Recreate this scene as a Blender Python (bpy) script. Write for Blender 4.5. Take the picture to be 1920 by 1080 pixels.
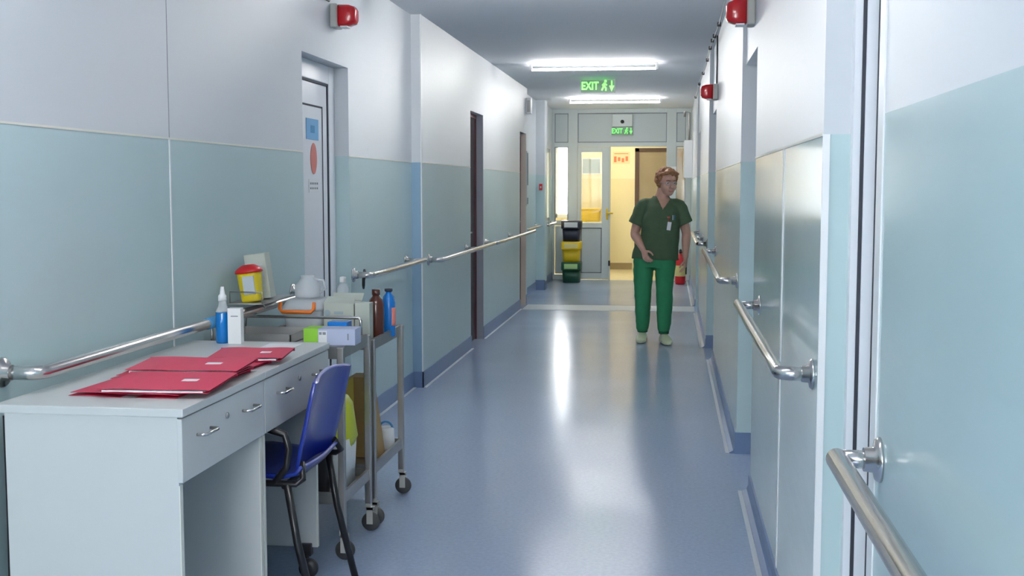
import bpy, bmesh, math, random
from mathutils import Vector, Matrix, noise
S = bpy.context.scene
for o in list(bpy.data.objects): bpy.data.objects.remove(o)
C = S.collection
R = math.radians
random.seed(7)

# ------------------------------------------------------------ camera, world, exposure
cam_d = bpy.data.cameras.new('camera'); cam = bpy.data.objects.new('camera', cam_d); C.objects.link(cam)
cam.location = (0, 0, 1.42); cam.rotation_euler = (R(90 - 4.884), 0, R(7.635))
cam_d.lens = 41.25; cam_d.sensor_width = 36; cam_d.clip_start = .05; cam_d.clip_end = 100
S.camera = cam
S.view_settings.view_transform = 'Standard'; S.view_settings.look = 'None'
S.view_settings.gamma = 1; S.view_settings.use_curve_mapping = False
S.view_settings.exposure = 1.25
TUBE_POWER = 50.0
W = bpy.data.worlds.new('daylight'); S.world = W; W.use_nodes = True
W.node_tree.nodes['Background'].inputs[0].default_value = (.96, .98, 1.0, 1)
W.node_tree.nodes['Background'].inputs[1].default_value = 9.0

# ------------------------------------------------------------ materials
def mat(name, col, rough=.5, metal=0, emit=None, es=0, alpha=None, coat=0, var=0, vscale=6, bump=0, bscale=80, spec=.5, trans=0):
    m = bpy.data.materials.new(name); m.use_nodes = True
    nt = m.node_tree; b = nt.nodes['Principled BSDF']
    b.inputs['Base Color'].default_value = (*col, 1); b.inputs['Roughness'].default_value = rough
    b.inputs['Metallic'].default_value = metal; b.inputs['Coat Weight'].default_value = coat
    b.inputs['Coat Roughness'].default_value = .08
    b.inputs['Specular IOR Level'].default_value = spec
    b.inputs['Transmission Weight'].default_value = trans
    if emit: b.inputs['Emission Color'].default_value = (*emit, 1); b.inputs['Emission Strength'].default_value = es
    if alpha is not None: b.inputs['Alpha'].default_value = alpha
    tc = nt.nodes.new('ShaderNodeTexCoord')
    if var:
        n = nt.nodes.new('ShaderNodeTexNoise'); n.inputs['Scale'].default_value = vscale; n.inputs['Detail'].default_value = 4
        mx = nt.nodes.new('ShaderNodeMix'); mx.data_type = 'RGBA'
        mx.inputs[6].default_value = (*[c * (1 - var) for c in col], 1); mx.inputs[7].default_value = (*[min(1, c * (1 + var)) for c in col], 1)
        nt.links.new(tc.outputs['Object'], n.inputs['Vector']); nt.links.new(n.outputs['Fac'], mx.inputs[0]); nt.links.new(mx.outputs[2], b.inputs['Base Color'])
    if bump:
        n = nt.nodes.new('ShaderNodeTexNoise'); n.inputs['Scale'].default_value = bscale
        bp = nt.nodes.new('ShaderNodeBump'); bp.inputs['Strength'].default_value = bump; bp.inputs['Distance'].default_value = .01
        nt.links.new(tc.outputs['Object'], n.inputs['Vector']); nt.links.new(n.outputs['Fac'], bp.inputs['Height']); nt.links.new(bp.outputs['Normal'], b.inputs['Normal'])
    return m

def wall_mat(name, zsplit, upper, lower, rlow=.2, rup=.42, spec=.32):
    m = mat(name, upper, .5, spec=spec)
    nt = m.node_tree; b = nt.nodes['Principled BSDF']; L = nt.links.new
    tc = nt.nodes.new('ShaderNodeTexCoord'); sp = nt.nodes.new('ShaderNodeSeparateXYZ'); L(tc.outputs['Object'], sp.inputs[0])
    gt = nt.nodes.new('ShaderNodeMath'); gt.operation = 'GREATER_THAN'; gt.inputs[1].default_value = zsplit; L(sp.outputs['Z'], gt.inputs[0])
    n = nt.nodes.new('ShaderNodeTexNoise'); n.inputs['Scale'].default_value = 1.7; n.inputs['Detail'].default_value = 5; L(tc.outputs['Object'], n.inputs['Vector'])
    def tint(c, v):
        x = nt.nodes.new('ShaderNodeMix'); x.data_type = 'RGBA'; L(n.outputs['Fac'], x.inputs[0])
        x.inputs[6].default_value = (*[k * (1 - v) for k in c], 1); x.inputs[7].default_value = (*[min(1, k * (1 + v)) for k in c], 1); return x
    lo = tint(lower, .05); up = tint(upper, .02)
    mx = nt.nodes.new('ShaderNodeMix'); mx.data_type = 'RGBA'; L(gt.outputs[0], mx.inputs[0]); L(lo.outputs[2], mx.inputs[6]); L(up.outputs[2], mx.inputs[7])
    # small scuffs on the glossy oil paint
    v = nt.nodes.new('ShaderNodeTexVoronoi'); v.inputs['Scale'].default_value = 2.6; L(tc.outputs['Object'], v.inputs['Vector'])
    cr = nt.nodes.new('ShaderNodeMath'); cr.operation = 'LESS_THAN'; cr.inputs[1].default_value = .035; L(v.outputs['Distance'], cr.inputs[0])
    ml = nt.nodes.new('ShaderNodeMath'); ml.operation = 'MULTIPLY'; ml.inputs[1].default_value = .12; L(cr.outputs[0], ml.inputs[0])
    m2 = nt.nodes.new('ShaderNodeMix'); m2.data_type = 'RGBA'; L(ml.outputs[0], m2.inputs[0]); L(mx.outputs[2], m2.inputs[6]); m2.inputs[7].default_value = (.25, .33, .38, 1)
    L(m2.outputs[2], b.inputs['Base Color'])
    mr = nt.nodes.new('ShaderNodeMapRange'); L(gt.outputs[0], mr.inputs[0]); mr.inputs[3].default_value = rlow; mr.inputs[4].default_value = rup
    L(mr.outputs[0], b.inputs['Roughness'])
    tg = nt.nodes.new('ShaderNodeTangent'); tg.direction_type = 'RADIAL'; tg.axis = 'Z'; L(tg.outputs[0], b.inputs['Tangent'])
    an = nt.nodes.new('ShaderNodeMath'); an.operation = 'MULTIPLY'; an.inputs[1].default_value = .9; L(gt.outputs[0], an.inputs[0]); L(an.outputs[0], b.inputs['Anisotropic']); b.inputs['Anisotropic Rotation'].default_value = .25
    nb = nt.nodes.new('ShaderNodeTexNoise'); nb.inputs['Scale'].default_value = 7; nb.inputs['Detail'].default_value = 3; mp = nt.nodes.new('ShaderNodeMapping'); mp.inputs['Scale'].default_value = (.5, .5, 3.2); L(tc.outputs['Object'], mp.inputs['Vector']); L(mp.outputs[0], nb.inputs['Vector'])
    ms = nt.nodes.new('ShaderNodeMapRange'); L(gt.outputs[0], ms.inputs[0]); ms.inputs[3].default_value = .07; ms.inputs[4].default_value = .10; bp = nt.nodes.new('ShaderNodeBump'); L(ms.outputs[0], bp.inputs['Strength']); bp.inputs['Distance'].default_value = .01; L(nb.outputs['Fac'], bp.inputs['Height']); L(bp.outputs['Normal'], b.inputs['Normal'])
    return m

UP = (.63, .665, .70); LOW = (.50, .645, .665)
M = {}
M['wall_l'] = wall_mat('painted plaster left', 1.597, UP, LOW, rlow=.34)
M['wall_r'] = wall_mat('painted plaster right', 1.556, UP, LOW, rlow=.15, spec=.14)
M['wall_y'] = wall_mat('yellow painted plaster', 1.577, (.86, .78, .55), (.78, .70, .44), rlow=.3)
M['ceil'] = mat('ceiling paint', (.86, .88, .91), .7, var=.03, vscale=1)
M['shade_blue'] = mat('mid blue painted shade', (.24, .38, .52), .4)  # colour that paints in the shade on the left wall step
M['ceil_w'] = mat('room ceiling paint', (.8, .78, .7), .8)
M['base'] = mat('blue vinyl skirting', (.15, .23, .40), .35, var=.06)
M['white_trim'] = mat('white plastic trim', (.82, .84, .85), .35)
M['seam'] = mat('pale sealant', (.62, .67, .72), .4)
M['pvc'] = mat('white pvc frame', (.80, .83, .87), .3, spec=.5)
M['pvcgrey'] = mat('grey white aluminium frame', (.56, .62, .62), .4)
M['pvcpanel'] = mat('grey white infill panel', (.50, .56, .57), .45)
M['gasket'] = mat('dark rubber gasket', (.03, .035, .05), .6)
M['darkdoor'] = mat('very dark brown door', (.03, .012, .014), .35)
M['maroon'] = mat('maroon painted frame', (.16, .04, .045), .35)
M['jamb'] = mat('mauve grey door jamb', (.36, .37, .42), .45)
M['jamb2'] = mat('beige door jamb', (.66, .56, .48), .45)
M['steel'] = mat('brushed stainless steel', (.62, .60, .58), .2, 1, var=.05, vscale=30)
M['steel_dull'] = mat('dull stainless steel', (.42, .41, .40), .38, 1, var=.08, vscale=20)
M['lam'] = mat('white laminate', (.60, .62, .615), .35)
M['lam_edge'] = mat('cream laminate edge', (.78, .78, .70), .4)
M['folder'] = mat('crimson card', (.56, .032, .085), .5, var=.05, vscale=20)
M['paper'] = mat('white paper', (.85, .85, .86), .6)
M['blue_pl'] = mat('blue plastic', (.010, .030, .27), .3, coat=.3)
M['black'] = mat('black plastic', (.015, .015, .018), .4)
M['blackm'] = mat('black painted steel tube', (.012, .012, .014), .3)
M['rubber'] = mat('grey rubber', (.06, .06, .06), .6)
M['greypl'] = mat('grey plastic', (.45, .45, .42), .45)
M['red_lens'] = mat('red siren lens', (.55, .008, .015), .2, coat=.5)
M['red'] = mat('red paint', (.55, .01, .015), .35)
M['yellow'] = mat('yellow plastic', (.72, .50, .01), .4)
M['sharps'] = mat('sharps yellow plastic', (.75, .58, .02), .35)
M['navy'] = mat('navy black plastic', (.012, .016, .035), .4)
M['greenp'] = mat('dark green plastic', (.008, .075, .04), .4)
M['white_pl'] = mat('white plastic', (.80, .81, .82), .4)
M['label_g'] = mat('grey label ink', (.25, .28, .32), .6)
M['label_w'] = mat('pale sticker', (.55, .60, .66), .5)
M['label_y'] = mat('pale yellow sticker', (.70, .62, .25), .5)
M['label_gr'] = mat('pale green sticker', (.35, .55, .22), .5)
M['liquid_blue'] = mat('blue disinfectant liquid', (.0, .16, .50), .15, coat=.3)
M['blue_bottle'] = mat('blue bottle plastic', (.0, .19, .62), .25, coat=.3)
M['brown_glass'] = mat('brown bottle plastic', (.09, .022, .012), .2, coat=.3)
M['orange'] = mat('orange plastic', (.85, .20, .02), .4)
M['clear'] = mat('clear plastic', (.78, .82, .85), .15, alpha=.42)
M['frost'] = mat('frosted plastic', (.72, .76, .80), .3, alpha=.65)
M['carton'] = mat('pale printed carton', (.52, .56, .50), .6)
M['cardboard'] = mat('brown cardboard', (.42, .27, .11), .7, var=.08)
M['ycard'] = mat('mustard cardboard', (.50, .34, .02), .6)
M['lime'] = mat('lime green print', (.28, .62, .04), .5)
M['lilac'] = mat('lilac print', (.50, .55, .74), .5)
M['ybag'] = mat('yellow waste bag film', (.62, .66, .04), .3)
M['sticker_blue'] = mat('light blue sticker', (.17, .42, .68), .5)
M['sticker_dblue'] = mat('mid blue emblem', (.05, .25, .50), .5)
M['sticker_red'] = mat('salmon red sticker', (.66, .22, .18), .5)
M['brown'] = mat('brown wooden door', (.30, .25, .17), .5, var=.1, vscale=4)
M['dbrown'] = mat('dark brown door frame', (.07, .035, .02), .4)
M['poster'] = mat('cream poster paper', (.85, .66, .42), .6)
M['poster_r'] = mat('poster red ink', (.66, .20, .10), .6)
M['bluegrey'] = mat('blue grey board', (.36, .45, .50), .6)
M['tile'] = mat('cream room floor', (.72, .64, .42), .25, var=.08)
M['skirt_b'] = mat('brown skirting tile', (.30, .23, .12), .5)
M['tube'] = mat('glowing tube', (1, 1, 1), .5, emit=(1.0, .985, .98), es=TUBE_POWER)
M['lamp_warm'] = mat('glowing warm diffuser', (1, 1, 1), .5, emit=(1.0, .88, .62), es=34)
M['sign_g'] = mat('dark green sign face', (.0, .10, .02), .3, emit=(0.0, .12, .02), es=.12)
M['sign_l'] = mat('lit green lettering', (.1, .9, .1), .3, emit=(.10, 1.0, .06), es=1.6)
M['sign_dim'] = mat('dim lit green lettering', (.1, .7, .1), .3, emit=(.10, .72, .08), es=.7)
M['cloth_top'] = mat('dark green scrub cotton', (.070, .122, .064), .85, var=.15, vscale=14, bump=.15, bscale=25)
M['cloth_bot'] = mat('bright green scrub cotton', (.030, .25, .105), .85, var=.12, vscale=10, bump=.15, bscale=20)
M['cuff'] = mat('dark green ribbed cuff', (.006, .10, .05), .9)
M['skin'] = mat('skin', (.62, .36, .27), .5, var=.05, vscale=12)
M['lip'] = mat('lips', (.50, .22, .18), .45)
M['hair'] = mat('reddish brown hair', (.34, .15, .06), .55, var=.5, vscale=45, bump=.5, bscale=60)
M['shoe'] = mat('pale lime clog', (.70, .76, .52), .45)
M['eye'] = mat('eye white', (.8, .8, .78), .2)
M['iris'] = mat('iris', (.05, .03, .02), .2)
def glass_mat():
    m = bpy.data.materials.new('window glass'); m.use_nodes = True; nt = m.node_tree; nt.nodes.clear()
    o = nt.nodes.new('ShaderNodeOutputMaterial'); mx = nt.nodes.new('ShaderNodeMixShader'); t = nt.nodes.new('ShaderNodeBsdfTransparent'); g = nt.nodes.new('ShaderNodeBsdfGlossy')
    g.inputs['Roughness'].default_value = .03; mx.inputs[0].default_value = .07
    nt.links.new(t.outputs[0], mx.inputs[1]); nt.links.new(g.outputs[0], mx.inputs[2]); nt.links.new(mx.outputs[0], o.inputs[0]); return m
M['glass'] = glass_mat()
def curtain_mat():
    m = bpy.data.materials.new('beige curtain'); m.use_nodes = True; nt = m.node_tree; nt.nodes.clear()
    o = nt.nodes.new('ShaderNodeOutputMaterial'); mx = nt.nodes.new('ShaderNodeMixShader'); t = nt.nodes.new('ShaderNodeBsdfTranslucent'); g = nt.nodes.new('ShaderNodeBsdfDiffuse')
    t.inputs[0].default_value = (.45, .36, .20, 1); g.inputs[0].default_value = (.5, .42, .28, 1); mx.inputs[0].default_value = .6
    nt.links.new(t.outputs[0], mx.inputs[1]); nt.links.new(g.outputs[0], mx.inputs[2]); nt.links.new(mx.outputs[0], o.inputs[0]); return m
M['curtain'] = curtain_mat()
def floor_mat():
    m = mat('blue grey linoleum', (.2, .29, .43), .15); nt = m.node_tree; b = nt.nodes['Principled BSDF']; L = nt.links.new
    tc = nt.nodes.new('ShaderNodeTexCoord')
    n = nt.nodes.new('ShaderNodeTexNoise'); n.inputs['Scale'].default_value = 60; n.inputs['Detail'].default_value = 4; L(tc.outputs['Object'], n.inputs['Vector'])
    n2 = nt.nodes.new('ShaderNodeTexNoise'); n2.inputs['Scale'].default_value = 1.1; n2.inputs['Detail'].default_value = 3; L(tc.outputs['Object'], n2.inputs['Vector'])
    mx = nt.nodes.new('ShaderNodeMix'); mx.data_type = 'RGBA'; L(n.outputs['Fac'], mx.inputs[0]); mx.inputs[6].default_value = (.28, .355, .50, 1); mx.inputs[7].default_value = (.39, .475, .63, 1)
    L(mx.outputs[2], b.inputs['Base Color'])
    mr = nt.nodes.new('ShaderNodeMapRange'); L(n2.outputs['Fac'], mr.inputs[0]); mr.inputs[1].default_value = .3; mr.inputs[2].default_value = .7; mr.inputs[3].default_value = .16; mr.inputs[4].default_value = .24
    L(mr.outputs[0], b.inputs['Roughness'])
    n3 = nt.nodes.new('ShaderNodeTexNoise'); n3.inputs['Scale'].default_value = 3.5; L(tc.outputs['Object'], n3.inputs['Vector'])
    bp = nt.nodes.new('ShaderNodeBump'); bp.inputs['Strength'].default_value = .02; bp.inputs['Distance'].default_value = .01; L(n3.outputs['Fac'], bp.inputs['Height']); L(bp.outputs['Normal'], b.inputs['Normal'])
    b.inputs['Specular IOR Level'].default_value = .22
    return m
M['floor'] = floor_mat()

# ------------------------------------------------------------ geometry helpers
class MB:
    def __init__(s): s.bm = bmesh.new(); s.mats = []; s.cur = 0; s.smooth = False
    def use(s, m):
        if m not in s.mats: s.mats.append(m)
        s.cur = s.mats.index(m); return s
    def _fin(s, faces, smooth):
        for f in faces: f.material_index = s.cur; f.smooth = smooth
    def box(s, x0, x1, y0, y1, z0, z1, bev=0, mtx=None):
        g = bmesh.ops.create_cube(s.bm, size=1); vs = g['verts']
        for v in vs: v.co = Vector(((x0 + x1) / 2 + v.co.x * (x1 - x0), (y0 + y1) / 2 + v.co.y * (y1 - y0), (z0 + z1) / 2 + v.co.z * (z1 - z0)))
        fs = list({f for v in vs for f in v.link_faces})
        if bev:
            r = bmesh.ops.bevel(s.bm, geom=list({e for v in vs for e in v.link_edges}), offset=bev, segments=2, affect='EDGES', profile=.5)
            fs = list({f for v in r['verts'] for f in v.link_faces} | {f for f in fs if f.is_valid}); vs = list({v for f in fs for v in f.verts})
        if mtx is not None:
            for v in vs: v.co = mtx @ v.co
        s._fin(fs, False); return s
    def ring_tube(s, rings, cap=True, smooth=True):
        vr = [[s.bm.verts.new(p) for p in r] for r in rings]; n = len(vr[0]); fs = []
        for a, b in zip(vr, vr[1:]):
            for i in range(n): fs.append(s.bm.faces.new((a[i], a[(i + 1) % n], b[(i + 1) % n], b[i])))
        s._fin(fs, smooth)
        if cap: s._fin([s.bm.faces.new(vr[0][::-1]), s.bm.faces.new(vr[-1])], False)
        return s
    def tube(s, pts, r, n=12, cap=True):
        pts = [Vector(p) for p in pts]; rs = r if isinstance(r, (list, tuple)) else [r] * len(pts); rings = []; up = None
        for i, p in enumerate(pts):
            t = (pts[min(i + 1, len(pts) - 1)] - pts[max(i - 1, 0)]).normalized()
            if up is None: up = t.orthogonal().normalized()
            up = (up - t * up.dot(t)).normalized(); sd = t.cross(up)
            rings.append([p + (up * math.cos(a) + sd * math.sin(a)) * rs[i] for a in [2 * math.pi * k / n for k in range(n)]])
        return s.ring_tube(rings, cap)
    def loft(s, pts, n=20, ref=(0, -1, 0), sub=4, e=1.0):
        P = [Vector(p[:3]) for p in pts]; A = [p[3] for p in pts]; B = [p[4] for p in pts]; ref = Vector(ref)
        def cr(a, b, c, d, t): return .5 * ((2 * b) + (c - a) * t + (2 * a - 5 * b + 4 * c - d) * t * t + (3 * b - a - 3 * c + d) * t ** 3)
        Q = []
        m = len(P)
        for i in range(m - 1):
            i0, i3 = max(i - 1, 0), min(i + 2, m - 1)
            for k in range(sub):
                t = k / sub; Q.append((cr(P[i0], P[i], P[i + 1], P[i3], t), max(.001, cr(A[i0], A[i], A[i + 1], A[i3], t)), max(.001, cr(B[i0], B[i], B[i + 1], B[i3], t))))
        Q.append((P[-1], A[-1], B[-1])); rings = []
        for i, (p, a, b) in enumerate(Q):
            t = (Q[min(i + 1, len(Q) - 1)][0] - Q[max(i - 1, 0)][0]).normalized()
            fr = (ref - t * ref.dot(t)).normalized(); sd = fr.cross(t)
            def sp(v): return math.copysign(abs(v) ** e, v)
            rings.append([p + sd * (a * sp(math.cos(w))) + fr * (b * sp(math.sin(w))) for w in [2 * math.pi * k / n for k in range(n)]])
        return s.ring_tube(rings)
    def lathe(s, prof, c=(0, 0, 0), n=24, mtx=None, sx=1, sy=1):
        c = Vector(c); rings = [[c + Vector((max(r, .0004) * math.cos(a) * sx, max(r, .0004) * math.sin(a) * sy, z)) for a in [2 * math.pi * k / n for k in range(n)]] for r, z in prof]
        if mtx is not None: rings = [[mtx @ p for p in r] for r in rings]
        return s.ring_tube(rings)
    def blob(s, c, rx, ry, rz, sub=2, rot=None):
        g = bmesh.ops.create_icosphere(s.bm, subdivisions=sub, radius=1); vs = g['verts']; c = Vector(c)
        for v in vs:
            p = Vector((v.co.x * rx, v.co.y * ry, v.co.z * rz))
            if rot is not None: p = rot @ p
            v.co = c + p
        s._fin({f for v in vs for f in v.link_faces}, True); return s
    def poly(s, pts, thick=None):
        vs = [s.bm.verts.new(p) for p in pts]; f = s.bm.faces.new(vs); s._fin([f], False)
        if thick is not None:
            r = bmesh.ops.extrude_face_region(s.bm, geom=[f]); nv = [g for g in r['geom'] if isinstance(g, bmesh.types.BMVert)]
            for v in nv: v.co += Vector(thick)
            s._fin({f for v in nv for f in v.link_faces}, False)
        return s
    def build(s, name, m=None, parent=None, bevel=0, mods=None):
        bmesh.ops.recalc_face_normals(s.bm, faces=s.bm.faces)
        me = bpy.data.meshes.new(name); s.bm.to_mesh(me); s.bm.free()
        for k in ([M[m]] if m else [M[x] for x in s.mats]): me.materials.append(k)
        o = bpy.data.objects.new(name, me); C.objects.link(o)
        if parent: o.parent = parent
        if bevel:
            b = o.modifiers.new('bevel', 'BEVEL'); b.width = bevel; b.segments = 2; b.limit_method = 'ANGLE'
        return o
def thing(name, label, cat, loc=(0, 0, 0), rz=0, group=None):
    o = bpy.data.objects.new(name, None); C.objects.link(o); o.location = loc; o.rotation_euler = (0, 0, rz); o.empty_display_size = .1
    return tag(o, label, cat, group)
def tag(o, label, cat, group=None):
    o['label'] = label; o['category'] = cat
    if group: o['group'] = group
    return o
def struct(o): o['kind'] = 'structure'; return o
def copy_tree(o, parent=None):
    c = o.copy(); C.objects.link(c); c.parent = parent
    for ch in list(o.children): copy_tree(ch, c)
    return c
def arc(c, r, a0, a1, n, plane='xy'):
    out = []
    for k in range(n + 1):
        a = a0 + (a1 - a0) * k / n; u, v = r * math.cos(a), r * math.sin(a)
        out.append((c[0] + u, c[1] + v, c[2]) if plane == 'xy' else ((c[0] + u, c[1], c[2] + v) if plane == 'xz' else (c[0], c[1] + u, c[2] + v)))
    return out
def text_mesh(name, body, size, parent, m, loc, rot, extr=.001, sx=1):
    cu = bpy.data.curves.new(name, 'FONT'); cu.body = body; cu.size = size; cu.extrude = extr; cu.align_x = 'CENTER'; cu.align_y = 'CENTER'; cu.offset = size * .022
    t = bpy.data.objects.new(name, cu); C.objects.link(t); dg = bpy.context.evaluated_depsgraph_get()
    me = bpy.data.meshes.new_from_object(t.evaluated_get(dg)); bpy.data.objects.remove(t)
    me.materials.clear(); me.materials.append(M[m]); o = bpy.data.objects.new(name, me); C.objects.link(o); o.parent = parent
    o.location = loc; o.rotation_euler = rot; o.scale = (sx, 1, 1); return o
def remeshed(mb, voxel, smooth=3, fac=.5):
    me = bpy.data.meshes.new('tmp'); bmesh.ops.recalc_face_normals(mb.bm, faces=mb.bm.faces); mb.bm.to_mesh(me); mb.bm.free()
    o = bpy.data.objects.new('tmp', me); C.objects.link(o)
    r = o.modifiers.new('r', 'REMESH'); r.mode = 'VOXEL'; r.voxel_size = voxel; r.use_smooth_shade = True
    if smooth: q = o.modifiers.new('s', 'SMOOTH'); q.iterations = smooth; q.factor = fac
    dg = bpy.context.evaluated_depsgraph_get(); out = bpy.data.meshes.new_from_object(o.evaluated_get(dg)); bpy.data.objects.remove(o)
    return out
def mesh_obj(name, me, m, parent):
    me.materials.clear()
    for k in (m if isinstance(m, list) else [m]): me.materials.append(M[k])
    me.name = name; o = bpy.data.objects.new(name, me); C.objects.link(o); o.parent = parent
    for p in me.polygons: p.use_smooth = True
    return o

CZ = 2.62
# ------------------------------------------------------------ room shell
struct(MB().box(-3.4, 2.0, -3.2, 18.1, -.1, 0).build('floor', 'floor'))
struct(MB().box(-3.4, 2.0, -3.2, 18.25, CZ, CZ + .1).build('ceiling', 'ceil'))
# left wall: near part (white door recess), far part with two dark doorways, pillar, end part with a window
mb = MB()
TL = -2.05
mb.box(TL, -1.80, -3.2, 5.65, 0, CZ); mb.box(TL, -1.80, 5.65, 6.49, 2.09, CZ); mb.box(TL, -1.80, 6.49, 8.12, 0, CZ)
mb.box(TL, -1.73, 8.12, 10.17, 0, CZ); mb.box(TL, -1.73, 10.17, 10.86, 2.09, CZ); mb.box(TL, -1.73, 10.86, 13.6, 0, CZ)
mb.box(TL, -1.73, 13.6, 14.15, 2.07, CZ); mb.box(TL, -1.84, 14.30, 16.2, 0, CZ); mb.box(TL, -1.73, 14.15, 14.30, 0, CZ); mb.box(TL, -1.715, 16.2, 16.5, 0, CZ)
mb.box(TL, -1.80, 16.5, 16.75, 0, CZ); mb.box(TL, -1.80, 16.75, 17.85, 0, .92); mb.box(TL, -1.80, 16.75, 17.85, 2.0, CZ); mb.box(TL, -1.80, 17.85, 18.25, 0, CZ)
struct(mb.build('wall_left', 'wall_l'))
mb = MB()
TR = .75
mb.box(.39, TR, -3.2, 2.30, 0, CZ); mb.box(.39, TR, 2.30, 3.10, 2.25, CZ); mb.box(.388, TR, 3.10, 5.5, 0, CZ)
mb.box(.388, TR, 5.5, 6.3, 2.06, CZ); mb.box(.368, TR, 6.3, 9.75, 0, CZ); mb.box(.368, TR, 9.75, 10.5, 2.06, CZ); mb.box(.335, TR, 10.5, 13.4, 0, CZ)
mb.box(.335, TR, 13.4, 14.2, 2.06, CZ); mb.box(.32, TR, 14.2, 18.25, 0, CZ)
struct(mb.build('wall_right', 'wall_r'))
struct(MB().box(-2.05, .75, -3.3, -3.2, 0, .95).box(-2.05, .75, -3.3, -3.2, 2.35, CZ).box(-2.05, -1.55, -3.3, -3.2, .95, 2.35).box(.1, .75, -3.3, -3.2, .95, 2.35).build('wall_back', 'wall_r'))
f = MB().box(-1.55, -1.49, -3.27, -3.22, .95, 2.35).box(.04, .1, -3.27, -3.22, .95, 2.35).box(-1.55, .1, -3.27, -3.22, .95, 1.01).box(-1.55, .1, -3.27, -3.22, 2.29, 2.35).box(-.755, -.695, -3.27, -3.22, .95, 2.35).build('window_added', 'pvc'); struct(f)  # unseen window added behind the camera to brighten the near walls
def portal(x, y, z, w, h, rz):
    l = bpy.data.lights.new('sky_portal', 'AREA'); l.shape = 'RECTANGLE'; l.size = w; l.size_y = h; l.cycles.is_portal = True
    o = bpy.data.objects.new('sky_portal', l); C.objects.link(o); o.location = (x, y, z); o.rotation_euler = (R(90), 0, rz)
portal(-.725, -3.3, 1.65, 1.65, 1.4, R(180)); portal(-2.15, 20.72, 1.6, .9, 1.4, 0)
# skirting
mb = MB(); h = .115; t = .008
def sk(x, y0, y1, s): mb.box(min(x, x + s * t), max(x, x + s * t), y0, y1, 0, h)
for x, y0, y1 in ((-1.80, -3.2, 5.65), (-1.80, 6.49, 8.112), (-1.73, 8.112, 10.17), (-1.73, 10.86, 13.6), (-1.73, 14.15, 14.3), (-1.84, 14.3, 16.192), (-1.715, 16.192, 16.5), (-1.80, 16.5, 18.1)): sk(x, y0, y1, 1)
mb.box(-1.80, -1.722, 8.112, 8.12, 0, h); mb.box(-1.88, -1.80, 6.482, 6.49, 0, h); mb.box(-1.795, -1.722, 10.852, 10.86, 0, h); mb.box(-1.84, -1.707, 16.192, 16.2, 0, .14)
struct(mb.build('baseboard_left', 'base'))
mb = MB(); h = .085
for x, y0, y1 in ((.39, -3.2, 2.3), (.388, 3.1, 5.5), (.368, 6.3, 9.75), (.335, 10.492, 13.4), (.32, 14.2, 18.1)):
    # coved vinyl: a small curved foot running out onto the floor
    prof = [(x, h), (x - .008, h), (x - .009, .035), (x - .016, .016), (x - .036, .004), (x - .036, 0), (x, 0)]
    vs = [[mb.bm.verts.new((px, y, pz)) for px, pz in prof] for y in (y0, y1)]; n = len(prof)
    for i in range(n): mb.bm.faces.new((vs[0][i], vs[0][(i + 1) % n], vs[1][(i + 1) % n], vs[1][i]))
    mb.bm.faces.new(vs[0]); mb.bm.faces.new(vs[1][::-1])
mb.box(.36, .46, 6.292, 6.30, 0, .115); mb.box(.33, .42, 10.484, 10.492, 0, .115)
struct(mb.build('baseboard_right', 'base'))
mb = MB()
for x, y0, y1 in ((.39, -3.2, 2.3), (.388, 3.1, 5.5), (.368, 6.3, 9.75), (.335, 10.5, 13.4), (.32, 14.2, 18.0)): mb.box(x - .056, x - .037, y0, y1, 0, .004)
for x, y0, y1 in ((-1.80, 6.49, 8.1), (-1.73, 8.12, 10.17), (-1.73, 10.86, 13.6), (-1.80, -3.2, 5.65)): mb.box(x + .009, x + .028, y0, y1, 0, .004)
struct(mb.build('trim_1', 'seam'))
struct(MB().box(-1.70, .30, 13.55, 14.15, 0, .003).build('trim_2', 'seam'))    # pale threshold band across the floor
# painted ridge where the two wall colours meet
mb = MB()
for x, y0, y1 in ((-1.80, -3.2, 5.65), (-1.80, 6.49, 8.12), (-1.73, 8.12, 10.17), (-1.73, 10.86, 13.6)): mb.box(x, x + .002, y0, y1, 1.594, 1.601)
for x, y0, y1 in ((.388, 3.1, 5.5), (.368, 6.3, 9.75), (.335, 10.5, 13.4)): mb.box(x - .003, x, y0, y1, 1.552, 1.56)
struct(mb.build('trim_3', 'lam_edge'))
# corner beads and panel joints
mb = MB()
mb.box(-1.80, -1.7975, 4.074, 4.084, .115, 1.6)
mb.box(.386, .404, 3.095, 3.102, 0, 1.556); mb.box(.387, .391, 2.245, 2.302, 0, CZ); mb.box(-1.735, -1.727, 8.115, 8.135, .115, CZ)
mb.box(.385, .389, 4.12, 4.145, .085, 1.552)
struct(mb.build('trim_4', 'white_trim'))
struct(MB().box(-1.80, -1.799, 4.077, 4.081, 1.6, CZ).build('trim_7', 'label_g'))
struct(MB().box(-1.805, -1.734, 8.112, 8.122, .115, 1.597).build('trim_shade', 'shade_blue'))  # not a trim: shade of the step face put on as a blue strip

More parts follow.
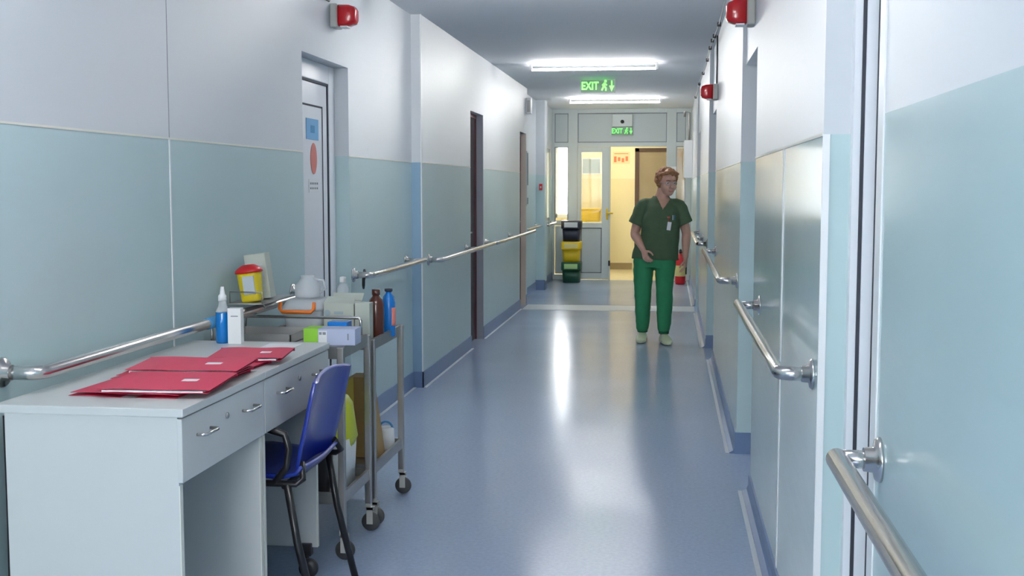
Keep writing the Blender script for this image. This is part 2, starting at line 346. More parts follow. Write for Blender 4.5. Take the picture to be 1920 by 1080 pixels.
# ------------------------------------------------------------ doors
# door_1: white pvc door in the left wall
d = thing('door_1', '', 'door', (0, 0, 0)); del d['label'], d['category']; struct(d)
mb = MB().box(-1.96, -1.88, 6.38, 6.49, 0, 2.09).box(-1.96, -1.88, 5.65, 6.38, 1.99, 2.09).box(-1.96, -1.88, 5.65, 5.71, 0, 1.99); mb.build('door_frame', 'pvc', d, .004)
mb = MB().box(-1.95, -1.884, 6.366, 6.38, 0, 1.99).box(-1.95, -1.884, 5.71, 6.38, 1.978, 1.99); mb.build('gasket', 'gasket', d)
mb = MB().box(-1.95, -1.89, 5.712, 6.366, .01, 1.978); mb.build('door_leaf', 'pvc', d, .004)
mb = MB().box(-1.889, -1.8885, 6.268, 6.284, .1, 1.86).box(-1.889, -1.8885, 5.78, 6.284, 1.85, 1.86); mb.build('panel_groove', 'gasket', d)
struct(MB().box(TL - .2, TL + .06, 5.5, 6.6, 0, 2.3).build('wall_left_closure', 'wall_l'))
s = MB().use('sticker_blue').box(-1.8895, -1.887, 5.985, 6.20, 1.675, 1.785).use('sticker_dblue').box(-1.887, -1.8865, 6.06, 6.13, 1.71, 1.75)
tag(s.build('door_sticker'), 'square light blue sticker at eye level on the white door', 'sticker')
s = MB(); s.use('sticker_red'); s.ring_tube([[(x, 6.11 + .055 * math.cos(a), 1.575 + .083 * math.sin(a)) for a in [2 * math.pi * k / 32 for k in range(32)]] for x in (-1.8895, -1.887)])
tag(s.build('door_sticker'), 'salmon red round sticker below the blue one on the white door', 'sticker')
s = MB().use('white_pl').box(-1.8895, -1.888, 6.02, 6.20, 1.395, 1.465).use('label_g')
for k in range(4):
    s.box(-1.888, -1.8875, 6.04 + k * .038, 6.065 + k * .038, 1.437, 1.448); s.box(-1.888, -1.8875, 6.04 + k * .038, 6.062 + k * .038, 1.412, 1.422)
tag(s.build('door_notice'), 'small white notice with two grey lines, lowest on the white door', 'notice')

def dark_door(n, y0, y1, zt, face, leafx, jm):
    d = bpy.data.objects.new('door_%d' % n, None); C.objects.link(d); struct(d)
    MB().box(leafx - .04, leafx, y0 + .03, y1 - .03, .005, zt - .035).build('door_leaf', 'darkdoor', d)
    MB().box(leafx - .06, leafx + .012, y0, y0 + .03, 0, zt).box(leafx - .06, leafx + .012, y0, y1, zt - .035, zt).box(leafx - .06, leafx + .012, y1 - .03, y1, 0, zt).build('door_frame', 'maroon', d)
    MB().box(leafx + .012, face + .004, y1 - .012, y1 + .001, 0, zt).build('door_jamb', jm, d)
    m = MB().tube([(leafx, y0 + .1, 1.02), (leafx + .045, y0 + .1, 1.02), (leafx + .045, y0 + .2, 1.02)], .009); m.build('door_handle', 'steel', d)
dark_door(2, 10.17, 10.86, 2.09, -1.73, -1.80, 'jamb')
dark_door(3, 13.6, 14.15, 2.07, -1.73, -1.80, 'jamb2')
# door_4: pvc door in the right recess near the camera, seen edge on
d = bpy.data.objects.new('door_4', None); C.objects.link(d); struct(d)
MB().box(.455, .473, 3.06, 3.10, 0, 2.25).box(.482, .509, 3.05, 3.10, 0, 2.25).box(.517, .58, 3.03, 3.10, 0, 2.25).box(.455, .58, 2.3, 3.10, 2.2, 2.25).box(.455, .58, 2.3, 2.36, 0, 2.25).build('door_frame', 'pvc', d)
MB().box(.473, .482, 3.056, 3.10, 0, 2.2).box(.509, .517, 3.04, 3.10, 0, 2.2).build('gasket', 'gasket', d)
MB().box(.53, .575, 2.365, 3.025, .01, 2.195).build('door_leaf', 'pvc', d, .004)
MB().box(.391, .397, 2.3, 2.306, 1.03, 1.17, .001).build('door_plate', 'steel_dull', d)
# recessed doors along the right wall
def recess_door(n, y0, y1, x):
    d = bpy.data.objects.new('door_%d' % n, None); C.objects.link(d); struct(d)
    MB().box(x + .12, x + .16, y0 + .04, y1 - .04, .005, 2.02).build('door_leaf', 'pvc', d)
    MB().box(x + .10, x + .18, y0, y0 + .04, 0, 2.06).box(x + .10, x + .18, y1 - .04, y1, 0, 2.06).box(x + .10, x + .18, y0, y1, 2.02, 2.06).build('door_frame', 'pvc', d)
    MB().tube([(x + .12, y0 + .1, 1.02), (x + .075, y0 + .1, 1.02), (x + .075, y0 + .2, 1.02)], .009).build('door_handle', 'steel', d)
recess_door(5, 5.5, 6.3, .388); recess_door(6, 9.75, 10.5, .368); recess_door(7, 13.4, 14.2, .335)

# ------------------------------------------------------------ glazed partition at the far end
Y0, Y1 = 18.1, 18.16
mb = MB()
for x0, x1 in ((-1.80, -1.764), (-1.554, -1.41), (-.055, .09), (.232, .32)): mb.box(x0, x1, Y0, Y1, 0, CZ)
mb.box(-1.80, .32, Y0 + .003, Y1 - .003, 2.045, 2.11); mb.box(-1.80, .32, Y0 + .003, Y1 - .003, 2.555, CZ); mb.box(-1.764, -1.554, Y0, Y1, .84, .90); mb.box(-1.764, -1.554, Y0, Y1, 0, .08)
mb.box(-.925, -.905, Y0, Y1, 0, 2.045); mb.box(.09, .232, Y0, Y1, .84, .9); mb.box(.09, .232, Y0, Y1, 0, .08)
struct(mb.build('wall_end', 'pvcgrey', None, .004))
mb = MB()
for x0, x1, z0, z1 in ((-1.764, -1.554, 2.11, 2.555), (-1.41, -.055, 2.11, 2.555), (.09, .232, 2.11, 2.555), (-1.764, -1.554, .08, .84), (.09, .232, .08, .84)): mb.box(x0 + .012, x1 - .012, Y0 + .014, Y0 + .04, z0 + .012, z1 - .012)
struct(mb.build('wall_end_panels', 'pvcpanel'))
mb = MB()
for x0, x1, z0, z1 in ((-1.764, -1.554, 2.11, 2.555), (-1.41, -.055, 2.11, 2.555), (.09, .232, 2.11, 2.555), (-1.764, -1.554, .9, 2.045), (.09, .232, .9, 2.045)):
    g = .012
    for a in ((x0, x0 + g, z0, z1), (x1 - g, x1, z0, z1), (x0, x1, z0, z0 + g), (x0, x1, z1 - g, z1)): mb.box(a[0], a[1], Y0 + .006, Y0 + .045, a[2], a[3])
struct(mb.build('trim_5', 'label_g'))
struct(MB().box(-1.752, -1.566, Y0 + .025, Y0 + .03, .912, 2.033).build('window_1', 'glass'))
struct(MB().box(.102, .22, Y0 + .025, Y0 + .03, .912, 2.033).build('window_2', 'glass'))
d = bpy.data.objects.new('door_8', None); C.objects.link(d); struct(d)
MB().box(-1.405, -1.353, Y0 + .005, Y0 + .05, .01, 2.04).box(-1.035, -.928, Y0 + .005, Y0 + .05, .01, 2.04).box(-1.353, -1.035, Y0 + .005, Y0 + .05, 1.966, 2.04).box(-1.353, -1.035, Y0 + .005, Y0 + .05, .805, .88).box(-1.353, -1.035, Y0 + .005, Y0 + .05, .01, .107).build('door_leaf', 'pvcgrey', d, .004)
MB().box(-1.353, -1.035, Y0 + .02, Y0 + .04, .107, .805).build('door_panel', 'pvcpanel', d)
mb = MB()
for a in ((-1.353, -1.345, .107, .805), (-1.043, -1.035, .107, .805), (-1.353, -1.035, .107, .115), (-1.353, -1.035, .797, .805)): mb.box(a[0], a[1], Y0 + .012, Y0 + .03, a[2], a[3])
mb.build('gasket', 'gasket', d)
MB().box(-1.353, -1.035, Y0 + .025, Y0 + .03, .88, 1.966).build('door_glass', 'glass', d)
mb = MB().tube([(-.95, Y0 + .01, 1.03), (-.95, Y0 - .05, 1.03), (-.86, Y0 - .05, 1.03)], .011).box(-.965, -.935, Y0 - .004, Y0 + .006, .93, 1.1); mb.build('door_handle', 'yellow', d)
MB().box(-.93, -.90, Y0 - .02, Y0 + .01, .22, .30).build('hinge', 'gasket', d)
# room behind the partition
BY = 20.5
struct(MB().box(-3.4, 2.0, 18.1, BY + .3, -.1, 0.0).build('floor_back_room', 'tile'))
struct(MB().box(-3.4, 2.0, 18.25, BY + .3, CZ, CZ + .1).build('ceiling_back_room', 'ceil_w'))
mb = MB().box(-3.0, -2.6, BY, BY + .2, 0, CZ).box(-2.6, -1.70, BY, BY + .2, 0, .9).box(-2.6, -1.70, BY, BY + .2, 2.3, CZ).box(-1.70, 1.6, BY, BY + .2, 0, CZ)
mb.box(-3.2, -3.0, 18.16, BY + .2, 0, CZ).box(1.4, 1.6, 18.16, BY + .2, 0, CZ).box(-3.2, -1.80, 18.16, 18.26, 0, CZ).box(.32, 1.6, 18.16, 18.26, 0, CZ)
struct(mb.build('wall_back_room', 'wall_y'))
struct(MB().box(-1.0, -.64, BY - .012, BY, 0, .115).box(-1.7, -1.0, BY - .012, BY, 0, .115).box(-.02, 1.4, BY - .012, BY, 0, .115).build('baseboard_back_room', 'skirt_b'))
f = MB().box(-2.6, -2.54, BY + .02, BY + .08, .9, 2.3).box(-1.76, -1.70, BY + .02, BY + .08, .9, 2.3).box(-2.6, -1.7, BY + .02, BY + .08, .9, .96).box(-2.6, -1.7, BY + .02, BY + .08, 2.24, 2.3).box(-1.99, -1.95, BY + .02, BY + .08, .9, 2.3).build('window_3', 'pvc'); struct(f)
MB().box(-2.54, -1.76, BY + .045, BY + .05, .96, 2.24).build('window_pane', 'glass', f)
d = bpy.data.objects.new('door_9', None); C.objects.link(d); struct(d)
MB().box(-.60, -.53, BY - .05, BY, 0, 2.10).box(-.06, .0, BY - .05, BY, 0, 2.10).box(-.60, .0, BY - .05, BY, 2.04, 2.10).build('door_frame', 'dbrown', d)
mb = MB().box(-.53, -.06, BY - .03, BY, .005, 2.04).box(-.47, -.12, BY - .036, BY - .03, 1.1, 1.95, .002).box(-.47, -.12, BY - .036, BY - .03, .15, 1.0, .002); mb.build('door_leaf', 'brown', d)
p = MB().use('poster').box(-.985, -.69, BY - .004, BY - .001, 1.83, 2.04).use('poster_r')
for k in range(4): p.box(-.965 + k * .066, -.92 + k * .066, BY - .005, BY - .004, 1.86 + .02 * (k % 2), 1.96 - .015 * (k % 3))
p.box(-.96, -.72, BY - .005, BY - .004, 2.0, 2.012)
tag(p.build('wall_poster'), 'cream poster with red print on the yellow wall seen through the open doorway', 'poster')
tag(MB().use('pvc').box(-1.52, -1.19, BY - .02, BY - .001, 1.655, 1.93).use('bluegrey').box(-1.505, -1.205, BY - .024, BY - .02, 1.67, 1.915).build('notice_board'), 'blue grey notice board on the back wall seen through the glazed door leaf', 'notice board')
k = thing('side_cabinet', 'low cream cabinet behind the closed glazed door leaf, carrying a yellow crate', 'cabinet', (-1.35, 20.2, 0))
MB().box(-.22, .22, -.2, .2, 0, .84, .004).build('body', 'lam_edge', k); MB().box(-.2, .2, -.212, -.2, .06, .8, .003).build('cabinet_door', 'lam', k)
k = thing('yellow_crate', 'yellow plastic crate on the cabinet behind the glazed door leaf', 'crate', (-1.35, 20.2, .84))
MB().loft([(0, 0, 0, .165, .11), (0, 0, .2, .185, .125)], n=20, e=.35).build('body', 'yellow', k); MB().box(-.19, .19, -.13, .13, .2, .225, .006).build('rim', 'yellow', k)
k = thing('room_ceiling_lamp', 'round warm ceiling lamp of the yellow back room', 'lamp', (-.7, 19.3, CZ))
MB().lathe([(.19, 0), (.2, -.02), (.19, -.03)], n=32).build('base_ring', 'white_pl', k); MB().lathe([(.18, -.03), (.16, -.055), (.1, -.07), (.0, -.075)], n=32).build('diffuser', 'lamp_warm', k)
k = thing('wardrobe', 'tall brown wardrobe added in the yellow room, seen through the narrow right side pane', 'wardrobe', (.26, 20.28, 0))  # added to turn the bright narrow right pane brown
MB().box(-.235, .24, -.2, .2, 0, 2.08, .004).build('body', 'brown', k)
for a, b in ((-.225, 0), (.005, .23)): MB().tube([(b - .03 if a < 0 else a + .03, -.22, 1.0), (b - .03 if a < 0 else a + .03, -.22, 1.12)], .006, 8).build('handle', 'steel', MB().box(a, b, -.212, -.2, .05, 2.04, .003).build('wardrobe_door', 'brown', k))
# side window in the left wall close to the end
f = MB().box(-1.88, -1.82, 16.75, 16.80, .92, 2.0).box(-1.88, -1.82, 17.8, 17.85, .92, 2.0).box(-1.88, -1.82, 16.75, 17.85, .92, .97).box(-1.88, -1.82, 16.75, 17.85, 1.95, 2.0).box(-1.88, -1.82, 17.27, 17.32, .92, 2.0).build('window_4', 'pvcgrey'); struct(f)
MB().box(-1.853, -1.849, 16.8, 17.8, .97, 1.95).build('window_pane', 'glass', f)
mb = MB(); pts = [(-1.93 + .012 * math.sin(k * 1.3), 16.72 + k * 1.16 / 60) for k in range(61)]
for (xa, ya), (xb, yb) in zip(pts, pts[1:]): mb.bm.faces.new([mb.bm.verts.new(q) for q in ((xa, ya, .93), (xb, yb, .93), (xb, yb, 1.99), (xa, ya, 1.99))])
tag(mb.build('window_curtain', 'curtain'), 'beige curtain behind the side window beside the stacked bins', 'curtain')

# ------------------------------------------------------------ ceiling tubes
def tube_light(y, rz, label):
    k = thing('ceiling_tube_light', label, 'light', (-.745, y, CZ), rz, 'tube lights across the corridor ceiling')
    MB().box(-.62, .62, -.016, .016, -.014, 0, .003).build('housing', 'white_pl', k)
    MB().tube([(-.6, 0, -.055), (.6, 0, -.055)], .011, 16).build('tube', 'tube', k)
    for s in (-1, 1): MB().box(s * .61 - .012, s * .61 + .012, -.018, .018, -.07, -.01, .003).build('end_cap', 'white_pl', k)
tube_light(11.5, 0, 'nearer of the two glowing tube lights, in front of the larger exit sign')
tube_light(15.95, R(1.5), 'farther glowing tube light, between the two green exit signs')
for y, l in ((6.9, 'tube light above the white door, overhead'), (2.55, 'tube light above the white desks, overhead'), (-1.9, 'added unseen tube light behind the viewer')): tube_light(y, 0, l)  # the last tube is unseen, added to light the near corridor

# ------------------------------------------------------------ exit signs
def exit_sign(w, h, loc, label, lit):
    k = thing('exit_sign', label, 'exit sign', loc, 0, None)
    MB().box(-w / 2, w / 2, -.02, .02, -h, 0, .004).build('housing', 'white_pl', k)
    b = w * .035
    MB().box(-w / 2 + b * .4, w / 2 - b * .4, -.023, -.019, -h + b * .4, -b * .4).build('sign_face', 'sign_g', k)
    text_mesh('lettering', 'EXIT', h * .84, k, lit, (-w * .225, -.0245, -h * .5), (R(90), 0, 0), .0008, .78 * w / (h * 2.7))
    # running figure in a doorway
    m = MB(); cx = w * .19; z = -h * .5; u = h * .125; y0, y1 = -.0255, -.023
    def bar(ax, az, bx, bz, r):
        d = Vector((bx - ax, 0, bz - az)); n_ = Vector((-d.z, 0, d.x)).normalized() * r
        A = Vector((cx + ax, y0, z + az)); B = A + d
        m.poly([A - n_, B - n_, B + n_, A + n_], (0, .002, 0))
    bar(-1.2 * u, .4 * u, .4 * u, 1.8 * u, .45 * u); bar(.3 * u, 1.9 * u, -.5 * u, -.3 * u, .65 * u); bar(-.4 * u, -.2 * u, -1.6 * u, -2.6 * u, .45 * u); bar(-.4 * u, -.2 * u, 1.0 * u, -1.0 * u, .45 * u); bar(1.0 * u, -1 * u, .9 * u, -2.8 * u, .4 * u); bar(.3 * u, 1.5 * u, 1.5 * u, .5 * u, .4 * u)
    m.poly([(cx + .7 * u + .75 * u * math.cos(a), y0, z + 2.9 * u + .75 * u * math.sin(a)) for a in [2 * math.pi * q / 14 for q in range(14)]], (0, .002, 0))
    m.build('running_figure', lit, k)
    m = MB(); cx2 = w * .40
    pts = [(-.35, 3.2), (.35, 3.2), (.35, .2), (1.5, .2), (0, -3.2), (-1.5, .2), (-.35, .2)]
    m.poly([(cx2 + px * u, y0, z + pz * u) for px, pz in pts], (0, .002, 0)); m.build('arrow', lit, k)
    return k
exit_sign(.385, .145, (-.806, 13.2, CZ - .004), 'larger bright green lit exit sign hanging under the ceiling', 'sign_l')
exit_sign(.335, .125, (-.73, 18.07, 2.34), 'smaller dim green exit sign on the far partition below a white box', 'sign_dim')
k = thing('emergency_lamp', 'white box with a dark round eye above the smaller exit sign', 'emergency lamp', (-.727, 18.1, 2.345))
MB().box(-.155, .155, -.06, 0, 0, .19, .008).build('housing', 'pvcgrey', k)
MB().lathe([(.028, 0), (.028, .01), (.02, .02), (0, .024)], n=20, mtx=Matrix.Translation((0, -.06, .075)) @ Matrix.Rotation(R(90), 4, 'X')).build('lens', 'black', k)
k = thing('wall_sign_box', 'white lamp box sticking out high on the left wall past the second dark doorway', 'sign box', (-1.73, 14.24, 2.31))
MB().box(0, .06, -.06, .05, 0, .19, .006).build('housing', 'white_pl', k); MB().box(.012, .048, -.064, -.06, .02, .16).build('cover', 'greypl', k)

# ------------------------------------------------------------ sirens
def siren(loc, s, label, sc=1.0):
    k = thing('wall_siren', label, 'siren', loc, 0, 'red sirens under the ceiling'); k.scale = (sc, sc, sc)
    MB().box(min(0, s * .04), max(0, s * .04), -.06, .06, -.065, .06, .008).build('base', 'greypl', k)
    m = MB(); rings = []
    for d, w, h in ((.04, .052, .058), (.095, .05, .056), (.125, .044, .046), (.135, .03, .03)):
        rings.append([(s * d, w * math.copysign(abs(math.cos(a)) ** .45, math.cos(a)), h * math.copysign(abs(math.sin(a)) ** .45, math.sin(a))) for a in [2 * math.pi * q / 24 for q in range(24)]])
    m.ring_tube(rings).build('lens', 'red_lens', k)
    MB().box(min(s * .05, s * .09), max(s * .05, s * .09), -.04, .04, -.064, -.056, .002).build('sounder_grille', 'white_pl', k)
    return k
siren((-1.80, 6.2, 2.335), 1, 'red siren high on the left wall above the white door')
siren((.388, 5.72, 2.245), -1, 'nearer red siren on the right wall, at the top edge')
siren((.368, 9.5, 2.175), -1, 'farther small red siren on the right wall')
def conduit(pts, label, r=.006):
    return tag(MB().tube(pts, r, 8).build('cable_conduit', 'black'), label, 'cable')
conduit([(-1.79, 6.13, CZ), (-1.79, 6.13, 2.42), (-1.79, 6.10, 2.40), (-1.79, 5.85, 2.40)], 'black cable bending beside the left siren')
conduit([(.378, 5.78, CZ), (.378, 5.78, 2.33), (.378, 5.72, 2.315), (.378, 5.55, 2.315)], 'black cable bending beside the nearer right siren')
conduit([(.36, 9.55, CZ), (.36, 9.55, 2.24)], 'black cable dropping to the farther right siren')
# long cable along the corner of ceiling and right wall, held by clips
k = thing('corner_cable', 'thin cable with dark clips along the ceiling corner of the right wall', 'cable', (0, 0, 0))
pts = [(.325 - .002 * (y - 5), y, 2.545 + .02 * math.sin(y * 2.1)) for y in [5 + .25 * q for q in range(49)]]
MB().tube(pts, .0045, 6).build('wire', 'greypl', k)
for y in (6.2, 7.2, 8.2, 9.0, 9.4, 9.9, 10.6, 11.8, 13.2, 15.0): MB().box(.312 - .002 * (y - 5), .338 - .002 * (y - 5), y - .012, y + .012, 2.53 + .02 * math.sin(y * 2.1), 2.56 + .02 * math.sin(y * 2.1), .003).build('clip', 'black', k)

# ------------------------------------------------------------ handrails
def rail(label, x_rail, x_wall, y0, y1, z, ends, r=.019, brackets=(), tail=None):
    """ends: ('elbow'|'plain', same) for near, far"""
    k = thing('handrail', label, 'handrail', (x_wall, y0, z), 0, 'steel handrails along the corridor')
    s = 1 if x_rail > x_wall else -1; off = x_rail - x_wall; L = y1 - y0; br = .035
    pts = []
    if ends[0] == 'elbow': pts += [(0, 0, 0)] + [(off - s * br + s * br * math.sin(a), br - br * math.cos(a), 0) for a in [math.pi / 2 * q / 6 for q in range(7)]]
    else: pts += [(off, 0, 0)]
    if ends[1] == 'elbow': pts += [(off - s * br + s * br * math.cos(a), L - br + br * math.sin(a), 0) for a in [math.pi / 2 * q / 6 for q in range(7)]] + [(0, L, 0)]
    else: pts += [(off, L, 0)]
    MB().tube(pts, r, 18).build('tube', 'steel', k)
    fl = [y for e, y in zip(ends, (0, L)) if e == 'elbow'] + [b - y0 for b in brackets]
    for y in fl:
        MB().lathe([(.042, 0), (.042, .004), (.038, .009), (.024, .012), (.022, .03)], n=28, mtx=Matrix.Translation((0, y, 0)) @ Matrix.Rotation(R(90 * s), 4, 'Y')).build('flange', 'steel', k)
    for b in brackets:
        MB().tube([(0, b - y0, 0), (off, b - y0, 0)], .017, 14).build('bracket_arm', 'steel', k)
    return k
rail('left handrail behind the white desks, elbow at the left edge of the picture', -1.69, -1.80, 2.955, 5.45, .918, ('elbow', 'elbow'))
rail('left handrail starting just right of the white door, above the steel cart', -1.69, -1.80, 6.55, 8.0, .92, ('elbow', 'plain'), brackets=(7.9,))
rail('left handrail crossing the first dark doorway', -1.63, -1.73, 8.33, 10.95, .9, ('elbow', 'elbow'), brackets=(9.9,))
rail('left handrail crossing the second dark doorway', -1.63, -1.73, 11.05, 14.25, .895, ('elbow', 'plain'), brackets=(12.6,))
rail('short left handrail below the red call box', -1.75, -1.84, 14.5, 16.1, .9, ('elbow', 'elbow'))
rail('shortest and farthest left handrail, reaching the stacked bins', -1.70, -1.80, 16.65, 17.7, .89, ('elbow', 'elbow'))
k = rail('nearest right handrail, cut off by the lower right picture edge', .312, .39, 2.2, -.3, .92, ('plain', 'plain'), brackets=(2.2, .1), r=.02)
rail('second nearest right handrail, with a big elbow beside the white wall corner', .298, .388, 3.21, 5.15, .92, ('elbow', 'plain'), brackets=(5.08,))
rail('third nearest right handrail, past the recessed door', .275, .368, 6.42, 9.5, .92, ('elbow', 'plain'), brackets=(9.4,))
rail('farthest right handrail, behind the arm of the person', .255, .335, 10.62, 13.3, .92, ('elbow', 'elbow'), brackets=(11.8,))

# ------------------------------------------------------------ small wall things far away
tag(MB().use('red').box(-1.79, -1.745, 16.165, 16.192, 1.385, 1.475, .004).use('white_pl').box(-1.778, -1.757, 16.163, 16.166, 1.415, 1.44).build('call_box'), 'small red alarm call box on the pillar at the left', 'call box')
tag(MB().use('pvcgrey').box(-1.73, -1.715, 14.152, 14.298, 1.2, 1.86, .003).use('label_g').box(-1.715, -1.713, 14.16, 14.29, 1.45, 1.84).box(-1.715, -1.713, 14.16, 14.29, 1.22, 1.3).build('framed_notice'), 'tall narrow framed notice on the left wall between dark doorway and red call box', 'notice')
k = thing('wall_cabinet', 'white cabinet high on the right wall behind the person', 'cabinet', (.32, 17.3, 1.56))
MB().box(-.12, 0, -.2, .2, 0, .54, .006).build('body', 'white_pl', k); MB().box(-.127, -.12, -.19, .19, .01, .53, .003).build('cabinet_door', 'lam', k)
tag(MB().tube([(.27, 17.3, 2.10), (.27, 17.3, 2.5), (.20, 17.3, 2.52), (.20, 17.3, 2.44)], .018, 10).build('dark_pipe', 'steel_dull'), 'dark pipe rising from the white cabinet to the ceiling corner', 'pipe')
k = thing('fire_extinguisher', 'red fire extinguisher on the floor by the right wall behind the person', 'fire extinguisher', (.165, 17.45, 0))
MB().lathe([(.0, 0), (.07, .0), (.078, .02), (.078, .36), (.06, .41), (.028, .44), (.024, .46)], n=28).build('cylinder', 'red', k)
MB().lathe([(.02, .46), (.022, .5), (.01, .52)], n=16).box(-.012, .012, -.1, .03, .5, .515).box(-.012, .012, -.09, .03, .475, .487).build('valve', 'black', k)
MB().tube([(0, -.03, .485), (.06, -.06, .46), (.09, -.05, .36), (.085, -.03, .15)], .009, 8).build('hose', 'black', k)
MB().lathe([(.0785, .12), (.0792, .121), (.0792, .28), (.0785, .281)], n=28).build('label_band', 'label_y', k)
tag(MB().use('paper').box(.0, .095, 18.085, 18.099, 1.56, 1.74).build('paper_notice'), 'small white paper on the partition post behind the head of the person', 'notice')

# ------------------------------------------------------------ stacked bins
def bin_(z, m, lab, label):
    k = thing('recycling_bin', label, 'bin', (-1.455, 17.62, z), 0, 'stacked recycling bins')
    MB().loft([(0, 0, 0, .125, .14), (0, 0, .1, .13, .145), (0, 0, .19, .137, .155)], n=32, e=.35, sub=1).build('body', m, k)
    MB().loft([(0, 0, .19, .15, .165), (0, 0, .205, .153, .168), (0, 0, .30, .153, .168), (0, 0, .308, .147, .16)], n=32, e=.35, sub=1).build('lid', m, k)
    MB().box(-.1, .1, -.176, -.166, .21, .285, .003).build('label_plate', lab, k)
    MB().box(-.12, .12, -.19, -.16, .192, .2, .002).build('flap', m, k)
bin_(0, 'greenp', 'label_gr', 'dark green bin at the bottom of the stack of three'); bin_(.31, 'yellow', 'label_y', 'yellow bin in the middle of the stack of three'); bin_(.62, 'navy', 'label_w', 'navy blue bin on top of the stack of three')

# ------------------------------------------------------------ desks
ZD = .86; XF = -1.222; XB = -1.735
def handle(par, y, z, L=.09):
    MB().tube([(.0, y - L / 2, z), (.022, y - L / 2, z), (.026, y - L / 2 + .01, z), (.026, y + L / 2 - .01, z), (.022, y + L / 2, z), (0, y + L / 2, z)], .0045, 8).build('handle', 'steel', par)
def lock(par, y, z):
    MB().lathe([(.009, 0), (.009, .004), (.006, .006)], n=16, mtx=Matrix.Translation((0, y, z)) @ Matrix.Rotation(R(90), 4, 'Y')).build('lock', 'steel_dull', par)
def desk(y0, y1, label, castor, bottom):
    k = thing('white_desk', label, 'desk', (XF, y0, 0), 0, 'white desks along the left wall'); L = y1 - y0; D = XF - XB
    MB().box(-D, .004, 0, L, ZD - .022, ZD, .002).build('desktop', 'lam', k)
    MB().box(-D + .03, -.012, .004, .022, .03, ZD - .022).build('side_panel', 'lam', k)
    MB().box(-D + .03, -.012 - (.035 if castor else 0), L - .022, L - .003, bottom, ZD - .022).build('side_panel', 'lam', k)
    MB().box(-D + .03, -D + .045, .022, L - .022, .3, ZD - .022).build('back_panel', 'lam', k)
    MB().box(-.012, -.0095, .004, .022, .03, ZD - .2).build('edge_band', 'lam_edge', k); MB().box(-.012 - (.035 if castor else 0), -.0095 - (.035 if castor else 0), L - .022, L - .003, bottom, ZD - .2).build('edge_band', 'lam_edge', k)
    MB().box(-D + .05, -.015, .025, L - .025, ZD - .19, ZD - .185).build('drawer_base', 'lam', k)
    d = MB().box(-.014, .0, .003, L - .003, ZD - .192, ZD - .026, .0015).build('drawer', 'lam', k)
    handle(d, L * .23, ZD - .085); handle(d, L * .77, ZD - .085); lock(d, L * .5, ZD - .075)
    for yy in (.013, L - .013) if castor else ():
        pass
    return k
desk(2.80, 3.415, 'nearer white laminate desk carrying the red folders', False, .03)
k = desk(3.418, 4.10, 'farther white laminate desk behind the blue chair, with blue bottle on top', True, .105)
for xx in (-.085, -.44):
    c = MB().box(xx - .02, xx + .02, .64, .676, .075, .12, .003).build('castor', 'black', k)
    MB().lathe([(.012, -.012), (.034, -.012), (.036, -.006), (.036, .006), (.034, .012), (.012, .012)], n=24, mtx=Matrix.Translation((xx + .015, .63, .036)) @ Matrix.Rotation(R(90), 4, 'X')).tube([(xx + .015, .63, .036), (xx, .645, .085)], .01, 8).build('castor_wheel', 'black', c)

tag(MB().tube([(-1.793, 2.95, .80), (-1.793, 2.952, .5), (-1.793, 2.945, .2), (-1.793, 2.95, .01)], .005, 8).build('wall_cable', 'black'), 'dark cable running down the wall at the left edge behind the desk', 'cable')
tag(MB().tube([(-1.69, 4.12, .918), (-1.69, 4.30, .918)], .0215, 16).build('rail_sleeve', 'sticker_dblue'), 'blue sleeve wrapped round the left handrail behind the pump bottle', 'sleeve')
k = thing('black_strap', 'short black strap hanging from the handrail elbow right of the white door', 'strap', (-1.74, 6.575, .92))
MB().tube([(0, 0, .028), (.0, -.026, .0), (0, -.03, -.06), (.0, -.022, -.075), (.0, -.014, -.06), (0, -.012, -.03), (0, .027, .0), (0, 0, .028)], .007, 8).build('loop', 'black', k)
# ------------------------------------------------------------ folders
def folder(x, y, z, rz, tilt, label, sticker=True, w=.33, d=.235, paper=True):
    k = thing('cardboard_folder', label, 'folder', (x, y, z), R(rz), 'red folders on the desk'); k.rotation_euler.x = R(tilt)
    def sheet(z0, dx, sag):
        m = MB(); N = 10
        for i in range(N):
            a, b = -w / 2 + w * i / N, -w / 2 + w * (i + 1) / N
            def hh(q): t = (q + w / 2) / w; return z0 + sag * math.sin(t * math.pi) + .0015 * math.sin(t * 9 + dx * 40)
            m.poly([(a + dx, -d / 2, hh(a)), (b + dx, -d / 2, hh(b)), (b + dx, d / 2, hh(b)), (a + dx, d / 2, hh(a))], (0, 0, .0012))
        return m
    sheet(.0, -.006, 0).build('back_cover', 'folder', k)
    if paper: MB().box(-w / 2 + .012, w / 2 - .02, -d / 2 + .002, d / 2 - .008, .0015, .0065).build('paper_sheets', 'paper', k)
    sheet(.0085, .0, .002).build('front_cover', 'folder', k)
    MB().tube([(-w / 2, d / 2, .001), (-w / 2 - .001, d / 2 + .003, .005), (-w / 2, d / 2, .009)], .001, 6).box(-w / 2 - .006, w / 2, d / 2 - .001, d / 2 + .001, .0, .0098).build('spine', 'folder', k)
    if sticker: MB().box(w * .12, w * .27, -.01, .018, .0112, .0118).build('sticker', 'paper', k)
folder(-1.44, 3.06, ZD, -2, 0, 'bottom folder of the nearest pile, showing only its edges', False, paper=False, w=.31)
folder(-1.365, 3.055, ZD + .019, 3, 2.5, 'nearest red folder on top, white paper edge facing the viewer', True, w=.31)
folder(-1.43, 3.29, ZD, -4, 0, 'red folder low in the middle pile', False, paper=False)
folder(-1.41, 3.275, ZD + .012, -1, 0, 'red folder in the middle pile just under the topmost one', False, paper=False, d=.22)
folder(-1.395, 3.29, ZD + .030, 3, 2, 'red folder in the middle, its pale sticker at the right', True, d=.21)
